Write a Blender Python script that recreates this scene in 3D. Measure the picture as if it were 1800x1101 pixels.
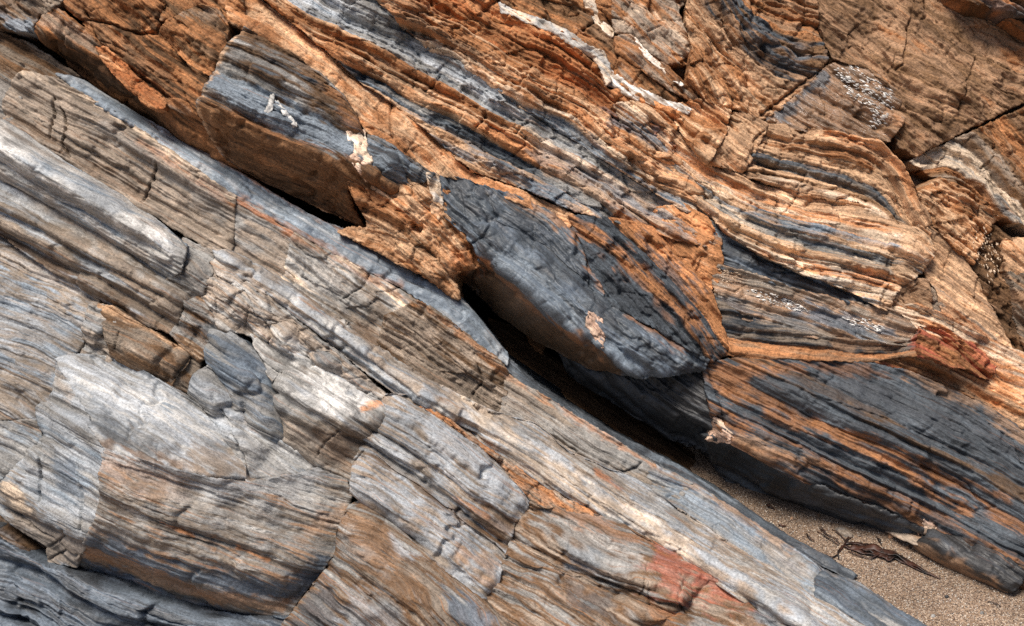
import bpy, math, random
import numpy as np
from mathutils import Vector, Matrix
from mathutils.geometry import delaunay_2d_cdt

for _o in list(bpy.data.objects):
    bpy.data.objects.remove(_o)
scene = bpy.context.scene
COL = scene.collection

# ---------------------------------------------------------------- camera, sky, sun, exposure
U = 0.00174                    # metres per survey unit on the rock face
F = 2473.0                     # focal length in survey units
PITCH = math.radians(25.0)
CAM = Vector((0.0, 0.0, F * U * 0.5556))
RIGHT = Vector((1, 0, 0))
FWD = Vector((0, math.cos(PITCH), -math.sin(PITCH)))
UP = Vector((0, math.sin(PITCH), math.cos(PITCH)))
cam_data = bpy.data.cameras.new('camera')
cam_data.sensor_fit = 'HORIZONTAL'
cam_data.sensor_width = 36.0
cam_data.lens = 36.0 * F / 1800.0
cam_data.clip_start = 0.05
cam_data.clip_end = 500.0
cam = bpy.data.objects.new('camera', cam_data)
cam.matrix_world = Matrix(((RIGHT.x, UP.x, -FWD.x, CAM.x), (RIGHT.y, UP.y, -FWD.y, CAM.y), (RIGHT.z, UP.z, -FWD.z, CAM.z), (0, 0, 0, 1)))
COL.objects.link(cam)
scene.camera = cam

SUN_DIR = Vector((0.22, 0.22, -0.94)).normalized()      # the way the light travels
world = bpy.data.worlds.new('World')
scene.world = world
world.use_nodes = True
wn = world.node_tree
sky = wn.nodes.new('ShaderNodeTexSky')
sky.sky_type = 'NISHITA'
sky.sun_disc = False
sky.sun_elevation = math.asin(-SUN_DIR.z)
sky.sun_rotation = math.atan2(-SUN_DIR.x, -SUN_DIR.y)
sky.air_density = 1.0
sky.dust_density = 3.0
sky.ozone_density = 1.0
bg = wn.nodes['Background']
wn.links.new(sky.outputs['Color'], bg.inputs['Color'])
bg.inputs['Strength'].default_value = 0.085
sun_data = bpy.data.lights.new('sun', 'SUN')
sun_data.energy = 3.9
sun_data.angle = math.radians(26.0)
sun_data.color = (1.0, 0.93, 0.84)
sun = bpy.data.objects.new('sun', sun_data)
sun.rotation_euler = SUN_DIR.to_track_quat('-Z', 'Y').to_euler()
COL.objects.link(sun)
vs = scene.view_settings
vs.view_transform = 'Standard'
vs.look = 'None'
vs.exposure = 0.32
vs.gamma = 1.0
vs.use_curve_mapping = False
scene.render.engine = 'CYCLES'
scene.cycles.use_denoising = False
scene.cycles.max_bounces = 5
scene.cycles.diffuse_bounces = 3

# ---------------------------------------------------------------- noise
_rs = np.random.RandomState(7)
_PERM = _rs.permutation(4096).astype(np.int64)
_GA = _rs.rand(4096).astype(np.float32) * 2 * np.pi
_GX, _GY = np.cos(_GA), np.sin(_GA)
_RV = _rs.rand(4096).astype(np.float32)

def _hash(ix, iy, seed):
    return _PERM[(_PERM[(ix + seed * 131) & 4095] + iy) & 4095]

def pn(x, y, seed=0):
    """gradient noise, about -0.7..0.7"""
    x = np.asarray(x, np.float32); y = np.asarray(y, np.float32)
    fx = np.floor(x); fy = np.floor(y)
    ix = fx.astype(np.int64); iy = fy.astype(np.int64)
    dx = x - fx; dy = y - fy
    sx = dx * dx * dx * (dx * (dx * 6 - 15) + 10)
    sy = dy * dy * dy * (dy * (dy * 6 - 15) + 10)
    def g(a, b):
        h = _hash(ix + a, iy + b, seed)
        return _GX[h] * (dx - a) + _GY[h] * (dy - b)
    n0 = g(0, 0); n0 = n0 + sx * (g(1, 0) - n0)
    n1 = g(0, 1); n1 = n1 + sx * (g(1, 1) - n1)
    return n0 + sy * (n1 - n0)

def fbm(x, y, seed=0, oct=4, gain=0.5):
    s = 0; a = 1.0
    for k in range(oct):
        s = s + a * pn(x * (2 ** k), y * (2 ** k), seed + k * 7)
        a *= gain
    return s

def facets(x, y, seed=0):
    """chipped facets: every cell is a randomly tilted plane; returns (height, edge distance)"""
    ix = np.floor(x).astype(np.int64); iy = np.floor(y).astype(np.int64)
    best = np.full(x.shape, 9.0, np.float32); second = best.copy(); hgt = np.zeros(x.shape, np.float32)
    for a in (-1, 0, 1):
        for b in (-1, 0, 1):
            h = _hash(ix + a, iy + b, seed)
            px = ix + a + _RV[h]; py = iy + b + _RV[(h * 7 + 3) & 4095]
            dx = x - px; dy = y - py
            d = dx * dx + dy * dy
            t = _GA[(h * 5 + 1) & 4095]
            hh = (np.cos(t) * dx + np.sin(t) * dy) * 0.7 + _RV[(h * 3 + 11) & 4095] - 0.5
            m = d < best
            second = np.where(m, best, np.minimum(second, d))
            hgt = np.where(m, hh, hgt)
            best = np.where(m, d, best)
    return hgt, np.sqrt(second) - np.sqrt(best)

# ---------------------------------------------------------------- broad shape of the two rock masses (survey: x, y, height towards the viewer)
BASE = {
 'L': [(-150,100,-160),(-150,500,0),(-150,800,110),(-150,1200,240),(0,150,-105),(400,300,-75),(640,430,-70),(900,640,-50),(1080,760,-10),
       (1250,850,25),(1500,1015,185),(1620,1101,290),(1700,1200,380),(0,700,80),(0,1101,205),(500,1101,245),(1000,1101,270),
       (600,700,55),(300,450,-15),(1400,1075,285),(1550,1120,350),(1200,1000,175),(300,800,125)],
 'U': [(-150,-100,-220),(0,0,-160),(0,60,-150),(350,200,-60),(640,390,-50),(800,470,-45),(1150,660,5),(1270,790,10),(1640,940,75),(1800,1020,175),
       (1900,1100,230),(1900,600,70),(1800,800,110),(1600,560,0),(1250,480,-60),(1800,300,-140),(1900,-100,-330),(1300,-100,-360),(900,-50,-300),
       (600,-50,-230),(1000,300,-140),(1250,300,-170),(1450,650,40)],
}
_RBF = {}
for _k, _p in BASE.items():
    _a = np.array(_p, float)
    _d = np.hypot(_a[:, None, 0] - _a[None, :, 0], _a[:, None, 1] - _a[None, :, 1])
    _n = len(_a)
    _M = np.zeros((_n + 3, _n + 3))
    _M[:_n, :_n] = np.sqrt(_d * _d + 60 ** 2)
    _M[:_n, _n:] = np.c_[np.ones(_n), _a[:, :2] / 1000]
    _M[_n:, :_n] = _M[:_n, _n:].T
    _RBF[_k] = (_a, np.linalg.solve(_M, np.r_[_a[:, 2], 0, 0, 0]))

def base_h(which, x, y):
    a, w = _RBF[which]
    x = np.asarray(x, float); y = np.asarray(y, float)
    s = w[-3] + w[-2] * x / 1000 + w[-1] * y / 1000
    for i in range(len(a)):
        s = s + w[i] * np.sqrt((x - a[i, 0]) ** 2 + (y - a[i, 1]) ** 2 + 3600)
    return s

def to_world(X, Y, H):
    """rock-face coordinates (X right, Y down, H towards the viewer, survey units) to world metres"""
    s = (X - 900.0) * U; t = (550.5 - Y) * U; d = (F - H) * U
    P = np.empty(np.shape(X) + (3,), np.float32)
    P[..., 0] = CAM.x + s
    P[..., 1] = CAM.y + t * UP.y + d * FWD.y
    P[..., 2] = CAM.z + t * UP.z + d * FWD.z
    return P

def survey(x, y, h):
    """survey direction + height to rock-face coordinates"""
    k = (F - h) / F
    return 900 + (x - 900) * k, 550.5 + (y - 550.5) * k

def sand_h(x, y):
    """height (towards the viewer) of the beach plane along a survey direction"""
    return F - F * 0.5556 / (math.sin(PITCH) + (np.asarray(y) - 550.5) / F * math.cos(PITCH))

# ---------------------------------------------------------------- base colours (albedo): pigments, with some skylight and shade mixed in
PIG = dict(
 SIL=(.315,.33,.345), PAL=(.40,.385,.36), BLG=(.19,.225,.26), BLD=(.115,.14,.17), SLT=(.046,.051,.058), SLB=(.072,.085,.098), BLK=(.025,.024,.024),  # blue-greys include reflected sky; SLT is slate darkened for the undercut's shade
 TAN=(.30,.235,.18), KHK=(.20,.158,.12), GRY=(.235,.225,.21), BRN=(.15,.082,.040), DBR=(.075,.038,.017), UMB=(.10,.058,.030),
 ORG=(.48,.215,.092), OBR=(.32,.142,.058), RST=(.39,.14,.05), CRM=(.66,.51,.37), CRO=(.58,.365,.215), RED=(.36,.095,.055), WHT=(.90,.87,.82), PNK=(.55,.36,.26), ODK=(.20,.088,.036), SBR=(.30,.178,.103))
def C(n):
    return np.array(PIG[n] if isinstance(n, str) else n, np.float32)

def ramp(t, names):
    cs = np.array([C(n) for n in names], np.float32)
    f = np.clip(t, 0, 0.9999) * (len(cs) - 1)
    i = f.astype(int); j = np.minimum(i + 1, len(cs) - 1); w = (f - i)[..., None]
    w = w * w * (3 - 2 * w)
    return cs[i] * (1 - w) + cs[j] * w

# ---------------------------------------------------------------- geometry helpers
def seg_dist(px, py, pts, closed):
    """distance to a polyline; returns distance, closest x, y, segment index, parameter, side"""
    n = len(pts)
    best = np.full(px.shape, 1e18, np.float32); bi = np.zeros(px.shape, np.int32); bt = np.zeros(px.shape, np.float32)
    for i in range(n if closed else n - 1):
        ax, ay = pts[i][:2]; bx, by = pts[(i + 1) % n][:2]
        vx, vy = bx - ax, by - ay
        L = vx * vx + vy * vy + 1e-9
        t = np.clip(((px - ax) * vx + (py - ay) * vy) / L, 0, 1)
        d = (px - ax - t * vx) ** 2 + (py - ay - t * vy) ** 2
        m = d < best
        best = np.where(m, d, best); bi = np.where(m, i, bi); bt = np.where(m, t, bt)
    A = np.array([p[:2] for p in pts], np.float32); B = np.roll(A, -1, 0)
    cx = A[bi, 0] + bt * (B[bi, 0] - A[bi, 0]); cy = A[bi, 1] + bt * (B[bi, 1] - A[bi, 1])
    side = np.sign((B[bi, 0] - A[bi, 0]) * (py - A[bi, 1]) - (B[bi, 1] - A[bi, 1]) * (px - A[bi, 0]))
    return np.sqrt(best), cx, cy, bi, bt, side

def inside(px, py, pts):
    r = np.zeros(px.shape, bool)
    n = len(pts)
    for i in range(n):
        ax, ay = pts[i][:2]; bx, by = pts[(i + 1) % n][:2]
        if ay == by: continue
        r ^= ((ay > py) != (by > py)) & (px < (bx - ax) * (py - ay) / (by - ay) + ax)
    return r

def blur(A, su, sv):
    def one(A, s, ax):
        if s < 0.3: return A
        r = int(3 * s) + 1
        k = np.exp(-0.5 * (np.arange(-r, r + 1) / s) ** 2); k /= k.sum()
        pad = [(0, 0), (0, 0)]; pad[ax] = (r, r)
        B = np.pad(A, pad, mode='edge')
        out = np.zeros_like(A)
        for i, w in enumerate(k):
            sl = [slice(None), slice(None)]; sl[ax] = slice(i, i + A.shape[ax])
            out += w * B[tuple(sl)]
        return out
    return one(one(A, su, 1), sv, 0)

def link_mesh(name, verts, quads, tris, mat, pig=None, st=None, parent=None, smooth=True):
    me = bpy.data.meshes.new(name)
    nv = len(verts); nq = len(quads); nt = len(tris)
    me.vertices.add(nv)
    me.vertices.foreach_set('co', np.ascontiguousarray(verts, np.float32).ravel())
    me.loops.add(nq * 4 + nt * 3)
    lv = np.concatenate([np.asarray(quads, np.int32).ravel(), np.asarray(tris, np.int32).ravel()]).astype(np.int32)
    me.loops.foreach_set('vertex_index', lv)
    me.polygons.add(nq + nt)
    me.polygons.foreach_set('loop_start', np.concatenate([np.arange(nq) * 4, nq * 4 + np.arange(nt) * 3]).astype(np.int32))
    me.update(calc_edges=True)
    me.polygons.foreach_set('use_smooth', np.full(nq + nt, smooth, bool))
    if pig is not None:
        a = me.attributes.new('pig', 'FLOAT_COLOR', 'POINT')
        c4 = np.ones((nv, 4), np.float32); c4[:, :3] = pig
        a.data.foreach_set('color', c4.ravel())
    if st is not None:
        a = me.attributes.new('st', 'FLOAT_VECTOR', 'POINT')
        a.data.foreach_set('vector', np.ascontiguousarray(st, np.float32).ravel())
    me.materials.append(mat)
    o = bpy.data.objects.new(name, me)
    COL.objects.link(o)
    if parent is not None: o.parent = parent
    return o

def tag(o, label, cat, group=None):
    o['label'] = label; o['category'] = cat; o['kind'] = 'thing'
    if group: o['group'] = group
    return o

def thing(name, label, cat, group=None):
    o = bpy.data.objects.new(name, None)
    COL.objects.link(o)
    return tag(o, label, cat, group)

# ---------------------------------------------------------------- bedding: the dip of the beds all over the face, and what the beds look like
DIP = {
 'L': [(0,200,31),(300,350,31),(600,500,33),(900,700,33),(1200,900,31),(1500,1050,33),(100,600,24),(50,700,23),(400,650,40),(250,720,32),(300,920,21),(450,1000,20),(100,1050,26),(700,800,38),(800,1000,38),
       (650,1050,38),(1000,1000,31),(1250,1050,29),(550,620,37),(-100,150,30),(-100,1000,24),(1100,800,32),(150,450,29)],
 'U': [(50,20,33),(200,150,37),(450,150,29),(550,300,30),(650,100,34),(800,150,32),(900,50,31),(1000,250,32),(900,450,38),(1050,450,41),(1200,560,44),(1150,620,36),(1100,200,38),(1200,280,41),(1300,350,28),
       (1450,300,19),(1450,400,19),(1580,330,42),(1610,430,50),(1350,450,23),(1450,540,18),(1400,620,12),(1300,680,27),(1450,750,25),(1600,830,25),(1750,920,29),(1600,600,24),(1750,660,26),(1280,80,48),
       (1350,150,40),(1500,150,34),(1620,100,44),(1720,150,44),(1700,300,36),(1780,400,40),(1690,520,52),(1780,530,38),(1800,20,18),(1100,50,40),(300,50,38),(-100,-50,32),(1900,1000,30),(1900,300,38)],
}
_DIPW = {}
for _k, _p in DIP.items():
    _a = np.array(_p, float); _th = np.radians(_a[:, 2])
    _cx, _cy = np.meshgrid(np.linspace(-150, 1950, 9), np.linspace(-150, 1250, 6)); _c = np.c_[_cx.ravel(), _cy.ravel()]
    _s2 = 2 * 330.0 ** 2
    _dx = _a[:, 0:1] - _c[None, :, 0]; _dy = _a[:, 1:2] - _c[None, :, 1]
    _g = np.exp(-(_dx ** 2 + _dy ** 2) / _s2)
    _A = np.r_[np.c_[np.ones(len(_a)), np.zeros(len(_a)), -2 * _dx / _s2 * _g], np.c_[np.zeros(len(_a)), np.ones(len(_a)), -2 * _dy / _s2 * _g]]
    _b = np.r_[-np.sin(_th), np.cos(_th)]
    _reg = np.diag(np.r_[1e-6, 1e-6, np.full(len(_c), 2e-8)])
    _DIPW[_k] = (_c, np.linalg.solve(_A.T @ _A + _reg, _A.T @ _b), _s2)

def dip_v(which, x, y):
    """coordinate across the beds, the same for every rock of the mass"""
    c, w, s2 = _DIPW[which]
    v = w[0] * x + w[1] * y
    for i in range(len(c)):
        v = v + w[2 + i] * np.exp(-((x - c[i, 0]) ** 2 + (y - c[i, 1]) ** 2) / s2)
    return v.astype(np.float32)

_BEDS = {}
def bed_level(u, v, mass, T, seed):
    """rounded beds of uneven thickness broken into blocks; returns relief in units of T, and a tone per block"""
    key = (mass, T)
    if key not in _BEDS:
        r = np.random.RandomState(int(T * 10) + (1 if mass == 'L' else 2))
        th = T * np.exp(0.62 * r.randn(int(9000 / T)))
        cuts = -3500 + np.r_[0, np.cumsum(np.clip(th, T * 0.3, T * 3.5))]
        n = len(cuts)
        _BEDS[key] = (cuts, r.rand(n), r.rand(n) * 50, T * (4 + 10 * r.rand(n) ** 1.5))
    cuts, ra, rb, Lb = _BEDS[key]
    ti = np.clip(np.searchsorted(cuts, v) - 1, 0, len(cuts) - 2)
    th = cuts[ti + 1] - cuts[ti]
    fr = np.clip((v - cuts[ti]) / th, 0, 1)
    ub = (u + T * 0.9 * pn(u / (T * 1.1), v / (T * 0.5), seed)) / Lb[ti] + rb[ti]
    k = np.floor(ub).astype(np.int64); fu = ub - k
    h = _hash(ti.astype(np.int64), k, seed)
    o1 = _RV[h]; o2 = _RV[(h * 7 + 5) & 4095]; o3 = _RV[(h * 3 + 17) & 4095]
    q = np.abs(2 * fr ** 0.75 - 1) ** 2.6
    prof = (0.25 + 0.75 * ra[ti]) * (1 - q) + 0.9 * (o1 - 0.5) + 0.5 * (o2 - 0.5) * (fu - 0.5) + 0.55 * (o3 - 0.35) * (fr - 0.5)
    eu = np.minimum(fu, 1 - fu) * Lb[ti]
    prof -= 0.45 * np.exp(-(eu / (0.10 * T + 1.0)) ** 2) * (o2 > 0.35)
    return (prof * np.minimum(th / T, 1.8)).astype(np.float32), o3 - 0.5, ti

# ---------------------------------------------------------------- materials
def nd(nt, t, **kw):
    n = nt.nodes.new(t)
    for k, v in kw.items(): setattr(n, k, v)
    return n

def rock_material(name, lam=1.0, fine=1.0, bump=1.0, rough=0.78, grain=1.0, spec=0.35, spark=0.0):
    m = bpy.data.materials.new(name); m.use_nodes = True
    nt = m.node_tree; L = nt.links.new
    P = nt.nodes['Principled BSDF']
    pig = nd(nt, 'ShaderNodeAttribute', attribute_name='pig')
    st = nd(nt, 'ShaderNodeAttribute', attribute_name='st')
    tc = nd(nt, 'ShaderNodeTexCoord')
    def streak(su, sv, det, rgh, off):
        v = nd(nt, 'ShaderNodeVectorMath', operation='MULTIPLY_ADD')
        v.inputs[1].default_value = (su, sv, 0.02); v.inputs[2].default_value = (off, off * 1.7, off * 0.3)
        L(st.outputs['Vector'], v.inputs[0])
        n = nd(nt, 'ShaderNodeTexNoise'); n.inputs['Scale'].default_value = 1.0
        n.inputs['Detail'].default_value = det; n.inputs['Roughness'].default_value = rgh
        L(v.outputs[0], n.inputs['Vector'])
        return n.outputs['Fac']
    def math_(op, a, b=None, c=None):
        n = nd(nt, 'ShaderNodeMath', operation=op)
        for i, x in enumerate((a, b, c)):
            if x is None: continue
            if isinstance(x, (int, float)): n.inputs[i].default_value = x
            else: L(x, n.inputs[i])
        return n.outputs[0]
    def rng(x, a, b, c, d):
        n = nd(nt, 'ShaderNodeMapRange'); n.interpolation_type = 'SMOOTHSTEP'
        for i, q in zip(range(1, 5), (a, b, c, d)): n.inputs[i].default_value = q
        L(x, n.inputs[0]); return n.outputs[0]
    n1 = streak(0.010, 0.16, 5.0, 0.62, 3.1)       # beds
    n2 = streak(0.028, 0.55, 3.0, 0.6, 11.7)       # laminae
    n3 = streak(0.045, 0.30, 4.0, 0.7, 23.9)       # dark pits along the laminae
    n5 = streak(0.0075, 0.035, 4.0, 0.6, 57.7)     # broad weathering
    n4 = streak(0.006, 0.24, 4.0, 0.6, 41.3)       # rust seams
    gr = nd(nt, 'ShaderNodeTexNoise'); gr.inputs['Scale'].default_value = 130.0; gr.inputs['Detail'].default_value = 5.0; gr.inputs['Roughness'].default_value = 0.7
    L(tc.outputs['Object'], gr.inputs['Vector'])
    bl = nd(nt, 'ShaderNodeTexNoise'); bl.inputs['Scale'].default_value = 7.0; bl.inputs['Detail'].default_value = 4.0
    L(tc.outputs['Object'], bl.inputs['Vector'])
    b1 = rng(n1, 0.32, 0.68, 1 - 0.32 * lam, 1 + 0.32 * lam)
    b2 = rng(n2, 0.30, 0.70, 1 - 0.15 * fine, 1 + 0.15 * fine)
    b3 = rng(n3, 0.58, 0.70, 1.0, 1 - 0.30 * fine)
    b4 = rng(gr.outputs['Fac'], 0.3, 0.7, 1 - 0.30 * grain, 1 + 0.30 * grain)
    b5 = math_('MULTIPLY', rng(bl.outputs['Fac'], 0.3, 0.7, 0.88, 1.12), rng(n5, 0.32, 0.68, 0.82, 1.18))
    k = math_('MULTIPLY', math_('MULTIPLY', math_('MULTIPLY', math_('MULTIPLY', b1, b2), b3), b4), b5)
    sc = nd(nt, 'ShaderNodeVectorMath', operation='SCALE')
    L(pig.outputs['Color'], sc.inputs[0]); L(k, sc.inputs['Scale'])
    sep = nd(nt, 'ShaderNodeSeparateXYZ'); L(st.outputs['Vector'], sep.inputs[0])
    rm = math_('MULTIPLY', rng(n4, 0.60, 0.70, 0.0, 1.0), sep.outputs['Z'])
    mx = nd(nt, 'ShaderNodeMix', data_type='RGBA')
    L(rm, mx.inputs[0]); L(sc.outputs[0], mx.inputs[6]); mx.inputs[7].default_value = (0.36, 0.15, 0.05, 1)
    col = mx.outputs[2]
    L(col, P.inputs['Base Color'])
    rr = rng(n2, 0.3, 0.7, rough - 0.10, rough + 0.14)
    if spark > 0:
        sp = nd(nt, 'ShaderNodeTexNoise'); sp.inputs['Scale'].default_value = 60.0
        L(tc.outputs['Object'], sp.inputs['Vector'])
        rr = math_('SUBTRACT', rr, rng(sp.outputs['Fac'], 0.5, 0.62, 0.0, spark))
    L(rr, P.inputs['Roughness'])
    P.inputs['Specular IOR Level'].default_value = spec
    hsum = math_('ADD', math_('MULTIPLY', n2, 0.0024 * bump), math_('MULTIPLY', n1, 0.0060 * bump))
    hsum = math_('ADD', hsum, math_('MULTIPLY', gr.outputs['Fac'], 0.0026 * bump * grain))
    hsum = math_('SUBTRACT', hsum, math_('MULTIPLY', rng(n3, 0.55, 0.68, 0.0, 1.0), 0.0022 * bump))
    bp = nd(nt, 'ShaderNodeBump'); bp.inputs['Strength'].default_value = 1.0; bp.inputs['Distance'].default_value = 1.0
    L(hsum, bp.inputs['Height']); L(bp.outputs[0], P.inputs['Normal'])
    return m

M_SLATE = rock_material('laminated_slate', lam=0.55, fine=0.6, bump=0.65, rough=0.66, spec=0.4)
M_SMOOTH = rock_material('water_worn_slate', lam=0.38, fine=0.45, bump=0.4, rough=0.52, spec=0.5)
M_SAND = rock_material('iron_stained_siltstone', lam=0.6, fine=0.65, bump=0.95, rough=0.82, grain=1.3, spec=0.25)
M_WET = rock_material('mica_rich_slate', lam=0.6, fine=0.7, bump=0.9, rough=0.5, spec=0.6, spark=0.3)
M_QUARTZ = rock_material('quartz', lam=0.15, fine=0.1, bump=1.0, rough=0.5, grain=0.6, spec=0.45)

# ---------------------------------------------------------------- the rock builder
STEP_U, STEP_V = 2.1, 1.45
_seed = [10]
SURF = {}          # finished surfaces, so that veins and flakes can lie on them
def surf_h(x, y, r=1):
    """height of the frontmost finished rock in a survey direction"""
    best = -1e9
    for u0, du, v0, dv, ca, sa, Z in SURF.values():
        h = 0.0; ok = False
        for _ in range(5):
            X, Y = survey(x, y, h)
            i = int((X * ca + Y * sa - u0) / du); j = int((-X * sa + Y * ca - v0) / dv)
            if i < r or j < r or i >= Z.shape[1] - r or j >= Z.shape[0] - r: ok = False; break
            z = float(Z[j - r:j + r + 1, i - r:i + r + 1].max())
            if z < -1e8: ok = False; break
            ok = True; h = z
        if ok and h > best: best = h
    return best if best > -1e8 else float(base_h('U', x, y))

def make_rock(name, outline, base='L', pts=(), creases=(), guide=None, ang=None, soft=4.0, edge=None, grow=3.2, wall=110, margin=13,
              beds=None, cols=('TAN', 'KHK'), streak=(170, 9), paint=(), marks=(), lam=1.0, rough=3.0, rsize=55, chip=0.0, chsize=60,
              warp=8.0, terr=3.0, tthick=16, hair=3.2, cs=None, own=None, bulge=None, bsize=(190, 60), rust=0.3, mat=None, parent=None, jag=2.2, coarse=1.0, split=True, layer='layer', rel=None, surf=True):
    """One rock. outline / pts / creases hold (x, y, dh): dh is added to the broad shape of the mass.
    beds: [(v_start, pigments, dh)] splits it along the bedding into layers of their own (children)."""
    _seed[0] += 1; seed = _seed[0] * 3
    rng = np.random.RandomState(seed)
    mat = mat or M_SLATE
    def lift(p):
        x, y = p[0], p[1]; dh = p[2] if len(p) > 2 else 0
        h = (float(base_h(base, x, y)) if rel is None else float(rel(x, y))) + dh
        X, Y = survey(x, y, h)
        return float(X), float(Y), h
    OL = [lift(p) for p in outline]
    if cs is None: cs = 2.5 if base == 'L' else 1.2
    if bulge is None: bulge = 9 if base == 'L' else 16
    PT = [lift((p[0], p[1], p[2] * cs)) for p in pts]
    CR = [[lift((p[0], p[1], p[2] * cs)) for p in c] for c in creases]
    if guide is None:
        a = math.radians(ang if ang is not None else 32)
        cx = sum(p[0] for p in outline) / len(outline); cy = sum(p[1] for p in outline) / len(outline)
        guide = [(cx - 4000 * math.cos(a), cy - 4000 * math.sin(a)), (cx + 4000 * math.cos(a), cy + 4000 * math.sin(a))]
    gx = np.array([g[0] for g in guide], float); gy = np.array([g[1] for g in guide], float)
    if ang is None:
        ang = math.degrees(math.atan2(gy[-1] - gy[0], gx[-1] - gx[0]))
    A = math.radians(ang); ca, sa = math.cos(A), math.sin(A)
    o = np.array(OL)
    ru = o[:, 0] * ca + o[:, 1] * sa; rv = -o[:, 0] * sa + o[:, 1] * ca
    su, sv = STEP_U * coarse, STEP_V * coarse
    us = np.arange(ru.min() - margin - 3, ru.max() + margin + 3, su)
    vs_ = np.arange(rv.min() - margin - 3, rv.max() + margin + 3, sv)
    gu, gv = np.meshgrid(us, vs_)
    X = (gu * ca - gv * sa).astype(np.float32); Y = (gu * sa + gv * ca).astype(np.float32)
    # ragged outline
    jx = jag * (1.6 * pn(X / 31, Y / 31, seed) + 0.9 * pn(X / 9, Y / 9, seed + 1))
    jy = jag * (1.6 * pn(X / 31, Y / 31, seed + 2) + 0.9 * pn(X / 9, Y / 9, seed + 3))
    WX = X + jx; WY = Y + jy
    d, cx, cy, bi, bt, _ = seg_dist(WX, WY, OL, True)
    ins = inside(WX, WY, OL)
    sd = np.where(ins, d, -d) + grow
    # broad shape
    allv = [Vector((p[0], p[1])) for p in OL]; hs = [p[2] for p in OL]
    edges = [(i, (i + 1) % len(OL)) for i in range(len(OL))]
    for p in PT: allv.append(Vector(p[:2])); hs.append(p[2])
    for c in CR:
        k = len(allv)
        for p in c: allv.append(Vector(p[:2])); hs.append(p[2])
        edges += [(k + i, k + i + 1) for i in range(len(c) - 1)]
    vo, eo, fo, ov, oe, of = delaunay_2d_cdt(allv, edges, [], 0, 1e-3)
    hv = []
    for i, lst in enumerate(ov):
        if lst: hv.append(hs[lst[0]])
        else:
            q = vo[i]; w = [(1 / ((q - allv[k]).length + 1e-3) ** 2, hs[k]) for k in range(len(allv))]
            hv.append(sum(a * b for a, b in w) / sum(a for a, b in w))
    oh = o[:, 2]
    H = oh[bi] + bt * (np.roll(oh, -1)[bi] - oh[bi])
    for f in fo:
        (x0, y0), (x1, y1), (x2, y2) = vo[f[0]], vo[f[1]], vo[f[2]]
        det = (y1 - y2) * (x0 - x2) + (x2 - x1) * (y0 - y2)
        if abs(det) < 1e-6: continue
        l0 = ((y1 - y2) * (WX - x2) + (x2 - x1) * (WY - y2)) / det
        l1 = ((y2 - y0) * (WX - x2) + (x0 - x2) * (WY - y2)) / det
        l2 = 1 - l0 - l1
        m = ins & (l0 >= -1e-4) & (l1 >= -1e-4) & (l2 >= -1e-4)
        H = np.where(m, l0 * hv[f[0]] + l1 * hv[f[1]] + l2 * hv[f[2]], H)
    H = blur(H.astype(np.float32), soft / su, soft / sv)
    # survey directions of the broad shape: everything drawn on the rock is placed by these
    kk = F / (F - H)
    x = 900 + (X - 900) * kk; y = 550.5 + (Y - 550.5) * kk
    g = np.interp(x, gx, gy)
    g = np.where(x < gx[0], gy[0] + (x - gx[0]) * (gy[1] - gy[0]) / (gx[1] - gx[0]), g)
    g = np.where(x > gx[-1], gy[-1] + (x - gx[-1]) * (gy[-1] - gy[-2]) / (gx[-1] - gx[-2]), g)
    if len(gx) > 2: g = blur(g.astype(np.float32), 25 / su, 0)
    sl = math.cos(A)
    v0 = (y - g) * sl
    u = (x * ca + y * sa)
    if own is None: own = bool(beds) or len(guide) > 2
    vg = v0
    if not own:
        v0 = dip_v(base, x, y)
    ws = 800 if base == 'L' else 820
    v = v0 + warp * (1.5 * pn(u / 190, v0 / 70, ws + 4) + 0.55 * pn(u / 60, v0 / 26, ws + 5) + 0.2 * pn(u / 22, v0 / 10, ws + 6))
    R = np.zeros_like(H)
    # bedding terraces
    nb = None
    if beds:
        cuts = [b[0] for b in beds[1:]]
        lab = np.zeros(v.shape, np.int32)
        for c in cuts: lab += (v > c)
        dh = np.array([b[2] if len(b) > 2 else 0 for b in beds], np.float32)
        off = dh[lab]
        R += blur(off, 2.5 / su, 1.6 / sv)
        for c in cuts:
            R -= (5 + 3 * pn(u / 60, v * 0 + c, seed + 9)) * np.exp(-((v - c) / 2.6) ** 2)
        nb = len(beds)
    else:
        lab = np.zeros(v.shape, np.int32)
    ms = 500 if base == 'L' else 900
    tone = np.zeros_like(H)
    if terr > 0:
        bw = terr / 3.0 * (1.3 if base == 'L' else 1.7)
        sm = np.clip(0.75 + 1.3 * pn(x / 210, y / 150, ms + 1), 0.25, 1.4)
        for T, A_ in (((38.0, 0.30), (15.0, 0.34), (6.5, 0.26)) if base == 'L' else ((38.0, 0.26), (16.0, 0.36), (9.0, 0.46), (5.0, 0.36))):
            r_, tn, _ = bed_level(u, v, base, T, ms + int(T))
            r_ = blur(r_, 1.6 / su, 0.035 * T / sv + 0.35)
            R += bw * A_ * T * r_ * (sm if T < 30 else 1.0)
            tone += tn * (0.45 if T > 30 else 0.34)
    vary = np.clip(0.55 + 1.5 * pn(u / 170, v / 45, seed + 15) + 0.8 * pn(u / 60, v / 20, seed + 16), 0.05, 1.6)
    R += lam * vary * (1.6 * pn(u / 120, v / 7.0, ms + 12) + 1.5 * pn(u / 66, v / 3.6, ms + 13) + 1.2 * (0.5 - 2 * np.abs(pn(u / 45, v / 5.0, ms + 17))))
    R += bulge * fbm(u / bsize[0], v / bsize[1], seed + 25, 3, 0.5) * np.clip(sd / 30, 0.15, 1)
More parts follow.
